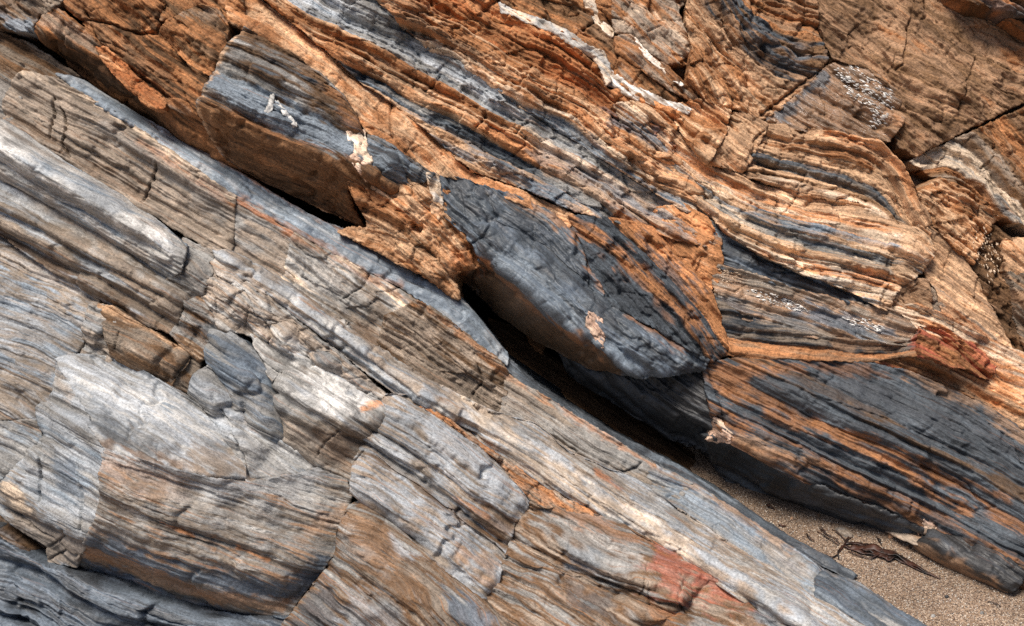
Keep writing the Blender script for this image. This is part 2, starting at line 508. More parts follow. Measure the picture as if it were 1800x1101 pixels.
    # hairline partings along the bedding
    if hair > 0:
        hv_ = [v.min()]
        while hv_[-1] < v.max(): hv_.append(hv_[-1] + 5 + 22 * rng.rand() ** 1.3)
        hv_ = np.array(hv_)
        hi_ = np.clip(np.searchsorted(hv_, v), 1, len(hv_) - 1)
        near = np.where(v - hv_[hi_ - 1] < hv_[hi_] - v, hi_ - 1, hi_)
        gate = np.clip((pn(u / 85, near * 7.3, seed + 18) + 0.35 * pn(u / 25, near * 3.1, seed + 19) - 0.02) * 7, 0, 1)
        R -= hair * gate * np.exp(-((v - hv_[near]) / 1.2) ** 2)
    R += 1.5 * rough * (fbm(X / rsize, Y / rsize, seed + 14, 4, 0.5) + 0.5 * pn(u / (rsize * 1.6), v / (rsize * 0.35), seed + 20))
    if chip > 0:
        wx = X + 0.22 * chsize * pn(X / chsize, Y / chsize, seed + 21); wy = Y + 0.22 * chsize * pn(X / chsize, Y / chsize, seed + 22)
        uu = wx * ca + wy * sa; vv = -wx * sa + wy * ca
        fh, fe = facets(uu / chsize, vv / (chsize * 0.6), seed + 23)
        R += chip * fh - 0.35 * chip * np.exp(-(fe / 0.05) ** 2)
        fh, fe = facets(uu / (chsize * 0.37), vv / (chsize * 0.2), seed + 24)
        R += 0.35 * chip * fh
    # marks: cracks, steps and swellings along drawn lines
    for mk in marks:
        kind, line = mk[0], mk[1]
        wob = 1.8
        qx = x + wob * (pn(x / 14, y / 14, seed + 30) * 1.6 + pn(x / 5, y / 5, seed + 31) * 0.6); qy = y + wob * (pn(x / 14, y / 14, seed + 32) * 1.6 + pn(x / 5, y / 5, seed + 33) * 0.6)
        xs = [p[0] for p in line]; ys = [p[1] for p in line]
        reach = {'C': 4 * mk[2], 'S': 5 * mk[3], 'G': 3.2 * mk[2]}[kind] + 8
        m = (x > min(xs) - reach) & (x < max(xs) + reach) & (y > min(ys) - reach) & (y < max(ys) + reach)
        if not m.any(): continue
        dd, _, _, si, stt, side = seg_dist(qx[m], qy[m], line, False)
        along = (si + stt) / (len(line) - 1)
        taper = np.clip(np.minimum(along, 1 - along) * 12 + 0.25, 0, 1)
        if kind == 'C':        # width, depth
            w = mk[2] * (0.7 + 0.6 * np.abs(pn(qx[m] / 17, qy[m] / 17, seed + 34)) * 2)
            R[m] -= mk[3] * taper * np.exp(-(dd / w) ** 2)
        elif kind == 'S':      # height, length: a step just below the line
            R[m] += mk[2] * taper * np.where(side > 0, np.exp(-dd / mk[3]) * np.clip(dd / 2.0, 0, 1), 0)
        elif kind == 'G':      # width, height
            R[m] += mk[3] * taper * np.exp(-(dd / mk[2]) ** 2)
    fade = np.clip(sd / 6 + 1, 0, 1)
    # relief stands square to the broad surface where that is steep (undersides, fronts)
    Hs = blur(H, 3.0 / su, 3.0 / sv)
    gv_, gu_ = np.gradient(Hs, sv, su)
    gm = np.sqrt(gu_ ** 2 + gv_ ** 2)
    ww = np.clip((gm - 0.5) / 0.8, 0, 1) * 0.7
    nz = 1 / np.sqrt(1 + gm ** 2)
    Rf = R * (0.3 + 0.7 * fade)
    lat = np.clip(Rf, -14, 14) * ww * nz
    LX = -(gu_ * ca - gv_ * sa) * lat; LY = -(gu_ * sa + gv_ * ca) * lat
    Z = H + Rf * (1 - ww * (1 - nz))
    er, eh = edge or ((6.5, 5.5) if base == 'L' else (5, 4.5))
    er_ = er * (0.75 + 0.8 * np.abs(pn(X / 40, Y / 40, seed + 40)) * 2)
    e = np.clip(1 - sd / er_, 0, 1)
    Z = Z - np.where(sd >= 0, eh * (1 - np.sqrt(np.clip(1 - e * e, 0, 1))), eh)
    out = np.clip(-sd, 0, margin)
    Z = Z - wall * (out / margin) ** 1.15
    if surf: SURF[_seed[0]] = (us[0], su, vs_[0], sv, ca, sa, np.where(sd > 1, Z, -1e9).astype(np.float32))
    pull = np.where(sd < 0, 0.82, 0.0)
    PX = X + (cx - WX) * pull + LX * (sd > 0); PY = Y + (cy - WY) * pull + LY * (sd > 0)
    keep = sd > -margin
    # pigments
    t = 0.5 + 0.85 * (0.5 * pn(u / 170, v / 10, ms + 50) + 0.3 * pn(u / 60, v / 4, ms + 51) + 0.45 * pn(u / 240, v / 32, ms + 52) + 0.3 * pn(u / streak[0], v / streak[1], seed + 50) + 0.3 * pn(x / 45, y / 45, ms + 53)) + 0.30 * tone
    if beds:
        pig = np.zeros(X.shape + (3,), np.float32)
        for i, b in enumerate(beds):
            m = lab == i
            if m.any(): pig[m] = ramp(t[m], b[1])
    else:
        pig = ramp(t, cols)
    pig *= (1 + 0.42 * tone + 0.25 * pn(x / 60, y / 60, ms + 54))[..., None].clip(0.55, 1.5)
    edgy = 1.3 * pn(u / 70, v / 5, seed + 60) + 0.9 * pn(x / 22, y / 22, seed + 61) + 0.6 * pn(u / 18, v / 3, seed + 62)
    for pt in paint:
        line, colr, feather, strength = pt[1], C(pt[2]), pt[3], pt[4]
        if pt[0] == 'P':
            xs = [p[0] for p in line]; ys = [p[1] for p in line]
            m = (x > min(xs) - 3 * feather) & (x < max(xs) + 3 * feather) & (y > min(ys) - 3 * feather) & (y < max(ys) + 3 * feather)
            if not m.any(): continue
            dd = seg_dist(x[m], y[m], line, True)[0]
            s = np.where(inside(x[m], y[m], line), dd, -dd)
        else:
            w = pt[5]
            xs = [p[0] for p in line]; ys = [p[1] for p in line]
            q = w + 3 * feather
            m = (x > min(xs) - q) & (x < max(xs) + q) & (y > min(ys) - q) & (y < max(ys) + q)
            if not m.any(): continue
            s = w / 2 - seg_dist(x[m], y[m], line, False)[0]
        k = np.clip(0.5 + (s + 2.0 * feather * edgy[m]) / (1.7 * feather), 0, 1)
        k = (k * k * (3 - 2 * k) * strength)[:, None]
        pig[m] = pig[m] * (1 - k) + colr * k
    S = np.stack([u + 0.4 * (H - Z) * (sd < 0), v, np.full_like(u, rust)], -1) + np.array([ms * 37.0, ms * 11.0, 0])
    V3 = to_world(PX, PY, Z)
    # faces, split into layers
    nr, nc = X.shape
    idx = np.arange(nr * nc).reshape(nr, nc)
    kq = keep[:-1, :-1] & keep[1:, :-1] & keep[:-1, 1:] & keep[1:, 1:]
    Q = np.stack([idx[1:, :-1], idx[1:, 1:], idx[:-1, 1:], idx[:-1, :-1]], -1)
    ql = lab[:-1, :-1]
    V3 = V3.reshape(-1, 3); pg = pig.reshape(-1, 3); S = S.reshape(-1, 3); Zf = Z.reshape(-1)
    back = np.array([FWD.x, FWD.y, FWD.z], np.float32) * U
    def emit(nm, quads, par):
        used, inv = np.unique(quads, return_inverse=True)
        q = inv.reshape(-1, 4)
        vv = V3[used]
        e_ = np.concatenate([q[:, [0, 1]], q[:, [1, 2]], q[:, [2, 3]], q[:, [3, 0]]])
        key = np.sort(e_, 1); key = key[:, 0].astype(np.int64) * (len(used) + 1) + key[:, 1]
        _, fi, cn = np.unique(key, return_index=True, return_counts=True)
        be = e_[fi[cn == 1]]
        bv, binv = np.unique(be, return_inverse=True)
        b2 = binv.reshape(-1, 2)
        n0 = len(used); nbv = len(bv)
        top = vv[bv]; low = top + back * 45
        zc = Zf[used].min() - 170
        mid = vv.mean(0); zm = Zf[used].mean()
        mid = mid + back * (zm - zc)
        allv_ = np.concatenate([vv, top, low, mid[None]])
        sk = np.stack([n0 + b2[:, 1], n0 + b2[:, 0], n0 + nbv + b2[:, 0], n0 + nbv + b2[:, 1]], -1)
        fan = np.stack([n0 + nbv + b2[:, 1], n0 + nbv + b2[:, 0], np.full(len(b2), n0 + 2 * nbv)], -1)
        pp = np.concatenate([pg[used], pg[used][bv], pg[used][bv], pg[used].mean(0)[None]])
        ss = np.concatenate([S[used], S[used][bv], S[used][bv], S[used][:1]])
        return link_mesh(nm, allv_, np.concatenate([q, sk]), fan, mat, pp, ss, par)
    if beds and split:
        if parent is None: raise ValueError('layers need a parent')
        objs = []
        for i in range(nb):
            m = kq & (ql == i)
            if m.sum() < 30: continue
            objs.append(emit(layer, Q[m], parent))
        return objs
    return emit(name, Q[kq], parent)

# ================================================================ the setting
def rock(name, label, group=None, **kw):
    """a top-level rock: one mesh, or an Empty holding its layers"""
    if kw.get('beds'):
        t = thing(name, label, 'rock', group)
        make_rock(name, parent=t, **kw)
        return t
    return tag(make_rock(name, **kw), label, 'rock', group)

LOW = 'grey and tan slabs below the dark cleft'
UPP = 'orange and slate beds above the dark cleft'

# bedrock behind everything: one rough sheet
def bedrock():
    xs = np.arange(-1500, 3300, 12.0); ys = np.arange(-1300, 1500, 12.0)
    X, Y = np.meshgrid(xs, ys)
    HL = base_h('L', np.clip(X, -150, 1700), np.clip(Y, -100, 1200)); HU = base_h('U', np.clip(X, -150, 1900), np.clip(Y, -100, 1100))
    lip = np.interp(X, [-200, 0, 400, 800, 1250, 1600, 2200], [20, 60, 290, 490, 800, 960, 1200])
    w = np.clip((Y - lip) / 60 + 0.5, 0, 1)
    H = HU * (1 - w) + HL * w - 150 + 75 * np.clip((lip - Y - 130) / 120, 0, 1) + 80 * np.clip((Y - lip - 110) / 120, 0, 1)
    crack = np.exp(-((Y - lip) / 75) ** 2)
    H -= 460 * crack
    outx = np.maximum(0, np.maximum(-150 - X, X - 1900)); outy = np.maximum(0, -100 - Y)
    H -= 0.35 * outy + 60 * np.clip((outx + outy) / 200, 0, 1)
    a = math.radians(30)
    u = X * math.cos(a) + Y * math.sin(a); v = -X * math.sin(a) + Y * math.cos(a)
    v = v + 14 * pn(u / 260, v / 90, 3)
    H = H + 30 * fbm(X / 330, Y / 260, 4, 5, 0.5) + 22 * pn(u / 300, v / 28, 5) + 9 * pn(u / 90, v / 13, 6)
    P = to_world(X, Y, H)
    t = 0.5 + 0.9 * (pn(u / 300, v / 24, 8) + 0.4 * pn(u / 80, v / 9, 9))
    pg = ramp(t, ('DBR', 'BRN', 'KHK', 'SLT', 'OBR'))
    S = np.stack([u, v, np.full_like(u, 0.2)], -1)
    nr, nc = X.shape
    idx = np.arange(nr * nc).reshape(nr, nc)
    Q = np.stack([idx[1:, :-1], idx[1:, 1:], idx[:-1, 1:], idx[:-1, :-1]], -1).reshape(-1, 4)
    o = link_mesh('cliff_bedrock', P.reshape(-1, 3), Q, np.zeros((0, 3), int), M_SAND, pg.reshape(-1, 3), S.reshape(-1, 3))
    o['kind'] = 'structure'; o['label'] = 'rough brown bedrock of the cliff behind the slabs'
bedrock()

# the cliff goes on past both ends and the top of the traced part
def cliff_beyond(label, mass, ol, ang, cols, lean=0.0):
    lo = dict(L=(-110, 1700, 60, 1190), U=(-110, 1920, -110, 1080))[mass]
    def rel(x, y):
        return float(base_h(mass, np.clip(x, lo[0], lo[1]), np.clip(y, lo[2], lo[3]))) + lean * (max(0, lo[2] - y) + 0.0)
    o = make_rock('cliff', outline=ol, base=mass, rel=rel, ang=ang, own=False, cols=cols, coarse=2.4, wall=260, margin=26, soft=18, terr=4, rough=9, rsize=120, chip=10, chsize=120,
                  bulge=45, bsize=(420, 160), hair=5, jag=4, mat=M_SAND, surf=False)
    o['kind'] = 'structure'; o['label'] = label
cliff_beyond('grey and tan beds of the cliff going on past the left end', 'L', [(-1300,-250,-60),(-700,-60,-50),(-110,110,-40),(-105,700,-20),(-100,1300,20),(-1300,1300,60),(-1300,500,0)], 30, ('GRY','TAN','KHK','SIL','BRN'))
cliff_beyond('brown beds of the cliff going on past the upper left end', 'U', [(-1300,-900,-80),(-100,-900,-120),(-95,20,-40),(-600,-120,-60),(-1300,-320,-60)], 32, ('BRN','SBR','DBR','OBR','BLG'))
cliff_beyond('orange and brown beds of the cliff going on above', 'U', [(-100,-900,-120),(3000,-900,-120),(3000,-90,-40),(1900,-95,-30),(900,-95,-30),(-95,-90,-40)], 34, ('SBR','OBR','ORG','BRN','SLB'), lean=-0.35)
cliff_beyond('striped slate and orange beds of the cliff going on past the right end', 'U', [(1905,-110,-30),(3000,-110,-30),(3000,1500,20),(2300,1400,0),(1905,1130,-10),(1900,600,-20)], 29, ('SBR','SLB','OBR','SLT','ORG'))

# ================================================================ LOWER MASS
rock('rock_slab', 'dark brown bed at the upper left edge, behind the tan slab', LOW, ang=30, cols=('DBR','BRN','KHK','GRY'), mat=M_SAND,
     outline=[(-110,30,-50),(0,58,-45),(60,82,-35),(140,135,-40),(110,160,-30),(40,170,-10),(20,225,-20),(-110,180,-25)], rough=5,
     paint=[('P',[(-20,130),(60,150),(40,230),(-20,220)],'GRY',8,.7)])

rock('rock_slab', 'thin blue-grey bed capping the tan slabs along the black cleft', LOW, mat=M_SMOOTH, wall=160,
     guide=[(110,138),(230,205),(330,268),(430,325),(520,380),(600,428),(700,478),(780,522),(850,585),(890,640)],
     outline=[(100,132,-10),(150,150,-38),(205,186,-42),(300,240,-44),(400,291,-46),(480,342,-46),(560,388,-44),(615,408,-40),(700,455,-30),(765,490,-30),(812,525,-30),(852,575,-32),(888,622,-36),
              (890,642,-12),(862,628,2),(825,592,6),(775,548,8),(700,502,8),(600,452,6),(520,408,4),(430,358,4),(330,292,4),(230,222,4),(150,172,2)],
     cols=('BLG','SIL','BLG','BLD','GRY'), streak=(220,6), terr=4, tthick=9, rough=3, warp=3, lam=1.2, soft=3,
     paint=[('L',[(300,240),(480,345),(600,405)],'OBR',4,.6,5),('L',[(700,505),(600,455),(520,410),(400,340)],'OBR',4,.55,7),('P',[(700,470),(860,590),(885,630),(830,585),(720,505)],'BLG',5,.7)],
     marks=[('C',[(230,205),(330,262),(430,322),(520,372),(640,436)],1.6,5),('S',[(520,392),(640,452),(760,520)],4,8)])

rock('rock_slab', 'long tan slab with three thin dark cracks under the blue-grey bed', LOW, ang=31, mat=M_SLATE, wall=120,
     outline=[(8,212,-20),(14,165,-8),(40,126,-4),(95,138,4),(150,168,8),(230,217,10),(330,287,12),(414,347,12),(412,400,-4),(411,448,-22),(375,440,-24),(280,382,-26),(180,326,-24),(100,270,-22)],
     cols=('GRY','TAN','KHK','TAN','BRN'), streak=(200,10), terr=4, tthick=15, rough=4,
     paint=[('L',[(40,127),(150,170),(230,218),(330,289),(412,348)],'CRM',5,.8,9),('L',[(250,250),(330,305),(412,362)],'ORG',6,.7,8),('P',[(150,215),(260,290),(330,345),(400,400),(400,345),(300,290),(190,220)],'GRY',14,.55),  # cream line paints the light along the slab's top edge
            ('L',[(20,200),(120,265),(250,350)],'BRN',8,.5,14),('P',[(60,130),(100,145),(130,190),(60,190)],'TAN',10,.6)],
     marks=[('C',[(96,170),(98,200),(91,243)],1.7,16),('C',[(112,190),(121,225),(116,255),(127,280)],1.8,16),('C',[(278,288),(268,320),(256,356)],1.9,18),('C',[(121,225),(113,272)],1.5,9),
            ('S',[(30,170),(110,215),(220,285),(330,350)],7,20),('S',[(120,170),(230,240),(400,360)],6,14),('C',[(40,190),(150,262),(260,330)],1.5,7)])

rock('rock_block', 'square grey-tan block between two upright joints in the long slab', LOW, ang=31, mat=M_SLATE,
     outline=[(414,347,10),(470,380,12),(516,412,12),(512,440,4),(497,492,-16),(455,470,-24),(412,446,-22),(413,400,-4)],
     cols=('GRY','TAN','GRY','KHK'), streak=(140,12), rough=4, terr=2.5,
     paint=[('L',[(414,350),(470,384),(516,415)],'RST',5,.75,9),('P',[(470,430),(510,430),(497,492),(450,470)],'KHK',10,.6)])

rock('rock_block', 'tan block with a flaking white upper face right of the square block', LOW, ang=33, mat=M_SLATE, wall=140,
     outline=[(518,414,12),(600,458,12),(700,512,10),(735,532,8),(680,560,0),(672,600,-10),(690,636,-24),(640,598,-22),(560,540,-16),(497,494,-12),(512,445,4)],
     grow=6, cols=('TAN','CRM','GRY','KHK','TAN'), streak=(110,9), rough=6, chip=5, chsize=70, terr=3,
     paint=[('L',[(518,418),(600,462),(735,536)],'OBR',5,.6,7),('P',[(510,440),(600,470),(650,520),(640,560),(560,520),(500,480)],'PAL',14,.6),('P',[(620,560),(690,600),(690,640),(640,600)],'BRN',9,.6)],
     marks=[('C',[(600,528),(640,505),(650,480)],1.6,8),('S',[(520,480),(600,520),(660,570)],-6,10)])
rock('rock_block', 'brown laminated block under the tip of the blue-grey bed', LOW, ang=35, mat=M_SAND, wall=150,
     outline=[(735,532,8),(780,560,8),(832,602,8),(872,632,6),(893,658,0),(886,700,-10),(882,722,-22),(850,728,-26),(780,692,-26),(690,640,-24),(668,600,-10),(680,558,2)],
     grow=6, cols=('BRN','KHK','TAN','UMB','KHK'), streak=(120,7), rough=6, terr=5, tthick=12, chip=5, chsize=55,
     paint=[('L',[(735,535),(832,604),(893,660)],'OBR',5,.7,9),('P',[(690,640),(780,690),(880,722),(860,690),(760,630)],'KHK',10,.5)],
     marks=[('C',[(840,640),(848,672),(822,705)],1.7,12),('S',[(700,560),(790,625),(870,690)],-7,12),('S',[(690,600),(770,650)],-5,9)])

rock('rock_slab', 'tan-grey slab ending in a curved crack, right of the brown block', LOW, ang=32, mat=M_SLATE, wall=170,
     outline=[(893,660,2),(945,692,2),(1080,772,0),(1150,816,0),(1215,850,2),(1195,880,6),(1160,862,-4),(1112,838,-10),(1080,840,-16),(1035,822,-20),(1000,800,-22),(936,764,-24),(876,738,-22),(884,695,-8)],
     cols=('TAN','GRY','KHK','GRY'), streak=(160,14), rough=4, terr=2.5, tthick=22,
     paint=[('P',[(980,730),(1080,775),(1120,815),(1060,820),(980,770)],'GRY',16,.75),('L',[(893,662),(1000,728),(1150,818)],'ORG',5,.55,6),('P',[(885,665),(930,690),(935,745),(885,720)],'TAN',9,.5)],
     marks=[('C',[(965,762),(1020,800),(1075,832),(1112,825),(1128,812)],2.4,12),('G',[(990,745),(1050,785),(1100,812)],16,8),('C',[(1148,818),(1146,860)],1.2,5)])

rock('rock_slab', 'blue-grey slab with brown edges beside the sand, cut by one joint', LOW, mat=M_SMOOTH, wall=190,
     guide=[(1150,812),(1250,868),(1350,938),(1440,1000),(1500,1035)],
     outline=[(1148,816,0),(1215,848,2),(1290,896,4),(1370,952,6),(1440,998,4),(1446,1004,2),(1430,1020,4),(1432,1052,-4),(1360,1008,-6),(1290,966,-6),(1215,915,-8),(1150,872,-10),(1130,850,-8)],
     cols=('BLG','BLD','GRY','BLG','SIL'), streak=(200,8), rough=3, terr=3, tthick=14,
     paint=[('L',[(1148,818),(1215,852),(1290,900),(1370,956),(1440,1000)],'SBR',7,.7,13),('P',[(1150,830),(1240,880),(1330,950),(1300,960),(1200,900)],'BLG',10,.6),('P',[(1320,950),(1370,960),(1420,1010),(1400,1030)],'TAN',9,.4)],
     marks=[('C',[(1341,945),(1338,985)],1.3,7),('S',[(1160,850),(1250,905),(1400,1005)],5,12)])
rock('rock_slab', 'dark blue-grey slab end at the bottom edge where the sand begins', LOW, mat=M_SMOOTH, wall=220, ang=33,
     outline=[(1446,1004,6),(1500,1022,4),(1560,1060,2),(1625,1104,0),(1720,1170,0),(1690,1210,0),(1560,1120,-2),(1480,1076,-6),(1432,1052,-2),(1430,1022,6)],
     cols=('BLG','BLD','SLB','GRY'), streak=(200,8), rough=3, terr=3, tthick=14,
     paint=[('L',[(1446,1006),(1500,1026),(1560,1062)],'KHK',6,.5,9)], marks=[('S',[(1440,1030),(1520,1075),(1600,1130)],5,12)])

rock('rock_ledge', 'dark slate sliver overhanging the sand along the slab edge', LOW, mat=M_SMOOTH, wall=60, margin=9, edge=(5,4),
     guide=[(880,628),(940,682),(1080,768),(1200,830),(1290,888),(1400,960),(1500,1016)],
     outline=[(884,622,-26),(940,674,-34),(1080,762,-34),(1200,826,-34),(1292,882,-30),(1400,955,-26),(1502,1012,-22),(1498,1022,-10),(1400,972,-10),(1290,904,-12),(1200,846,-14),(1080,778,-14),(940,700,-14),(884,640,-14)],
     cols=('BLD','SLB','SLT','BLG'), streak=(200,6), rough=2.5, terr=2, tthick=8, lam=.7,
     paint=[('L',[(1150,800),(1220,840),(1290,885)],'BLG',5,.5,10)])

# --- pale slabs at the left
rock('rock_slab', 'pale blue-grey slab with a bright rounded crest at the left', LOW, ang=31, mat=M_SLATE, wall=90,
     outline=[(-110,150,-22),(0,214,-22),(60,254,-20),(120,298,-18),(200,345,-14),(280,398,-4),(335,436,-2),(322,478,14),(292,492,-6),(200,434,-12),(130,392,-14),(60,352,-14),(0,322,-14),(-110,262,-14)],
     grow=6, creases=[[(-100,190,20),(60,285,22),(160,345,22),(260,410,20),(320,452,8)]],
     cols=('SIL','BLG','PAL','GRY','SIL'), streak=(230,9), rough=4, terr=4.5, tthick=12, soft=7, rust=.15,
     paint=[('L',[(-20,215),(80,280),(200,352),(330,438)],'TAN',6,.5,8),('L',[(-20,300),(60,345),(150,400),(260,462)],'TAN',9,.6,20),('L',[(0,250),(120,325),(220,385),(310,440)],'WHT',8,.3,12),('P',[(120,310),(200,350),(230,380),(180,375)],'BLG',8,.5)],
     marks=[('G',[(-20,268),(100,338),(220,408),(310,455)],7,-15),('G',[(-110,262),(0,324),(60,354),(130,394),(200,436),(292,494)],10,-16),('C',[(20,300),(140,370),(280,455)],1.6,6)])
rock('rock_block', 'small tan end block of the pale slab beside the upright crack', LOW, ang=30, mat=M_SLATE, wall=100,
     outline=[(326,422,-8),(380,446,-6),(376,480,16),(358,520,8),(345,526,4),(292,492,10),(322,476,22)], cols=('TAN','GRY','KHK'), rough=4, terr=2, chip=3, chsize=40,
     paint=[('L',[(336,440),(376,466)],'PAL',4,.7,7)])
rock('rock_slab', 'grey-tan slab with dark hairlines below the pale slab', LOW, ang=31, mat=M_SLATE, wall=90,
     outline=[(-110,258,-26),(0,318,-26),(60,348,-26),(130,388,-24),(200,430,-22),(290,486,-16),(345,524,-8),(326,532,-2),(316,566,-6),(305,584,-16),(250,566,-26),(180,528,-30),(140,502,-34),(60,452,-36),(0,412,-36),(-110,345,-36)],
     creases=[[(-100,300,14),(60,385,14),(200,462,14),(310,530,10)]],
     cols=('GRY','TAN','KHK','SIL','GRY'), streak=(220,8), rough=4, terr=4, tthick=13, soft=7,
     paint=[('L',[(0,335),(100,385),(200,445),(310,520)],'PAL',8,.5,10),('L',[(-20,405),(60,448),(180,522),(300,580)],'BRN',9,.6,16)],  # brown edge line also puts the groove's shade into the colour
     marks=[('G',[(-110,345),(0,412),(60,452),(140,502),(180,528),(250,566)],14,-20),('G',[(-20,362),(100,425),(220,495)],6,-8),('C',[(10,345),(120,405),(250,480)],1.4,5),('C',[(288,555),(286,580)],1.4,8)])
rock('rock_slab', 'broad flat grey face with fine diagonal hairlines at the left edge', LOW, ang=21, mat=M_SLATE, wall=100,
     outline=[(-110,372,-60),(0,420,-60),(60,455,-54),(120,492,-44),(178,530,-30),(164,560,-8),(150,608,-8),(112,640,-8),(98,690,-10),(70,735,-16),(0,738,-16),(-110,720,-10)],
     cols=('GRY','SIL','KHK','BLG','GRY'), streak=(260,7), rough=4, terr=3, tthick=11, lam=1.5, rust=.2,
     paint=[('L',[(-20,420),(80,472),(175,535)],'TAN',10,.6,26),('P',[(-20,640),(100,650),(90,735),(-20,740)],'KHK',18,.5),('P',[(-20,500),(120,560),(130,640),(-20,600)],'SIL',25,.35)],
     marks=[('G',[(-110,372),(0,424),(60,458),(120,496),(178,532)],16,-18),('C',[(150,612),(164,560),(172,538)],1.6,7)])

# --- small blocks in the middle left
rock('rock_block', 'small brown block with an orange top edge in the notch between grey slabs', LOW, ang=30, mat=M_SAND, wall=90,
     outline=[(180,536,4),(205,540,4),(250,568,4),(300,600,2),(332,622,0),(330,640,6),(310,665,2),(300,684,-8),(250,662,-8),(200,636,-6),(196,605,8)],
     creases=[[(200,598,10),(250,622,14),(325,640,12)]],
     cols=('TAN','KHK','BRN','TAN'), streak=(90,9), rough=4, terr=3,
     paint=[('L',[(190,540),(250,572),(320,615)],'CRO',6,.7,14),('P',[(200,612),(330,640),(305,684),(200,640)],'BRN',8,.55)], marks=[('C',[(215,585),(206,612)],1.4,8),('C',[(330,632),(300,676)],1.8,12)])
rock('rock_block', 'pale splintered block left of the small brown block', LOW, ang=48, mat=M_SLATE, wall=90,
     outline=[(168,536,2),(186,538,6),(212,560,8),(216,588,8),(200,612,6),(198,640,-4),(140,626,-6),(150,590,-2)], cols=('SIL','GRY','TAN','PAL'), streak=(60,8), rough=5, terr=3, chip=5, chsize=40)
rock('rock_block', 'brown cracked corner block above the grey boulder crest', LOW, ang=32, mat=M_SAND, wall=80,
     outline=[(300,640,-4),(335,622,-2),(358,634,0),(350,660,-2),(334,690,-10),(302,680,-8),(296,660,-4)], cols=('BRN','KHK','UMB'), rough=4, terr=2)
rock('rock_block', 'tan splintered corner where the notch meets the white crumbly bed', LOW, ang=55, mat=M_SAND, wall=110,
     outline=[(326,530,4),(352,520,6),(378,545,6),(385,580,2),(372,622,-2),(355,636,-6),(330,618,-4),(306,584,-6),(316,566,-2)], cols=('TAN','GRY','BRN','CRM'), streak=(70,7), rough=6, chip=6, chsize=38,
     paint=[('P',[(350,570),(385,570),(375,590),(352,585)],'SLB',5,.6)], marks=[('C',[(312,575),(322,548),(326,532)],1.8,10)])
rock('rock_slab', 'white crumbly cracked bed in the centre of the lower rocks', LOW, ang=38, mat=M_SLATE, wall=120,
     outline=[(376,462,0),(392,452,2),(450,500,6),(520,560,8),(600,622,8),(660,675,6),(692,706,4),(660,716,2),(600,672,4),(530,625,2),(480,612,4),(430,586,4),(385,580,6),(378,545,8),(352,520,4),(360,505,2)],
     pts=[(420,530,12),(500,590,14),(580,640,12)],
     cols=('CRM','PAL','TAN','GRY','PAL'), streak=(70,9), rough=7, chip=8, chsize=46, terr=3, warp=8, rust=.5,
     paint=[('P',[(480,600),(540,615),(560,660),(500,640)],'SIL',10,.6),('P',[(560,620),(600,650),(650,690),(600,668),(550,640)],'SLB',8,.6),('L',[(370,500),(440,560),(520,590)],'TAN',8,.5,16)],
     marks=[('C',[(400,490),(440,540),(430,580)],1.5,7),('C',[(470,565),(478,590),(466,612)],1.8,9),('C',[(470,560),(520,575),(545,610)],1.5,7),('C',[(395,520),(430,545),(470,562)],1.4,6)])
rock('rock_ledge', 'long white-streaked bed running from the centre to the bottom right', LOW, mat=M_SLATE, wall=140,
     guide=[(380,450),(480,508),(600,590),(700,665),(820,735),(900,785),(1000,850),(1100,915),(1200,972),(1300,1035),(1400,1095)],
     outline=[(378,436,6),(430,462,4),(500,502,2),(600,572,2),(700,642,2),(780,688,2),(850,722,2),(940,744,2),(1000,796,2),(1050,816,2),(1110,838,2),(1200,900,2),(1300,972,2),(1400,1035,2),(1480,1080,2),(1560,1130,2),
              (1520,1180,0),(1440,1125,6),(1330,1072,8),(1250,1012,8),(1150,955,8),(1050,900,8),(950,850,8),(880,800,8),(800,742,8),(700,692,8),(640,650,8),(560,585,8),(450,510,8),(385,462,8)],
     creases=[[(400,455,16),(500,515,18),(600,588,18),(700,662,18),(800,722,18),(900,775,18),(1000,840,18),(1100,905,18),(1200,962,18),(1300,1022,18),(1400,1082,18)]],
     cols=('CRM','PAL','TAN','SIL','PAL','KHK'), streak=(260,5.5), rough=4, terr=5.5, tthick=10, warp=3, lam=1.6, soft=5, rust=.35,
     paint=[('L',[(400,445),(560,540),(700,645),(850,735),(1000,802),(1200,915),(1400,1040)],'KHK',7,.6,10),('L',[(560,580),(700,680),(800,738)],'BLG',8,.5,12),('L',[(820,725),(950,812),(1080,895),(1200,968)],'CRM',10,.4,18),('L',[(700,700),(800,750)],'SIL',8,.6,14),('L',[(1040,830),(1090,870)],'RST',4,.7,6)],
     marks=[('C',[(520,525),(640,610),(760,690),(900,775)],1.5,6),('S',[(420,480),(560,565),(700,668),(860,775)],-7,9),('C',[(960,820),(1100,910),(1240,990)],1.4,5)])
rock('rock_block', 'dark slate curved block left of centre', LOW, ang=41, mat=M_SLATE, wall=130,
     outline=[(372,580,2),(395,580,4),(428,598,6),(456,628,6),(480,668,6),(494,704,4),(504,745,0),(500,785,-6),(482,806,-10),(446,768,-4),(412,720,0),(385,672,0),(366,628,0)],
     creases=[[(378,600,14),(415,640,18),(450,700,18),(480,770,8)]], edge=(4,3),
     cols=('BLG','GRY','BLD','BLG'), streak=(120,6), rough=4, terr=2.5, tthick=9, lam=1.0, rust=.1, soft=6,
     paint=[('L',[(376,584),(440,610),(478,660)],'SIL',6,.6,8),('P',[(372,640),(400,690),(430,740),(410,745),(372,690)],'KHK',8,.5)])
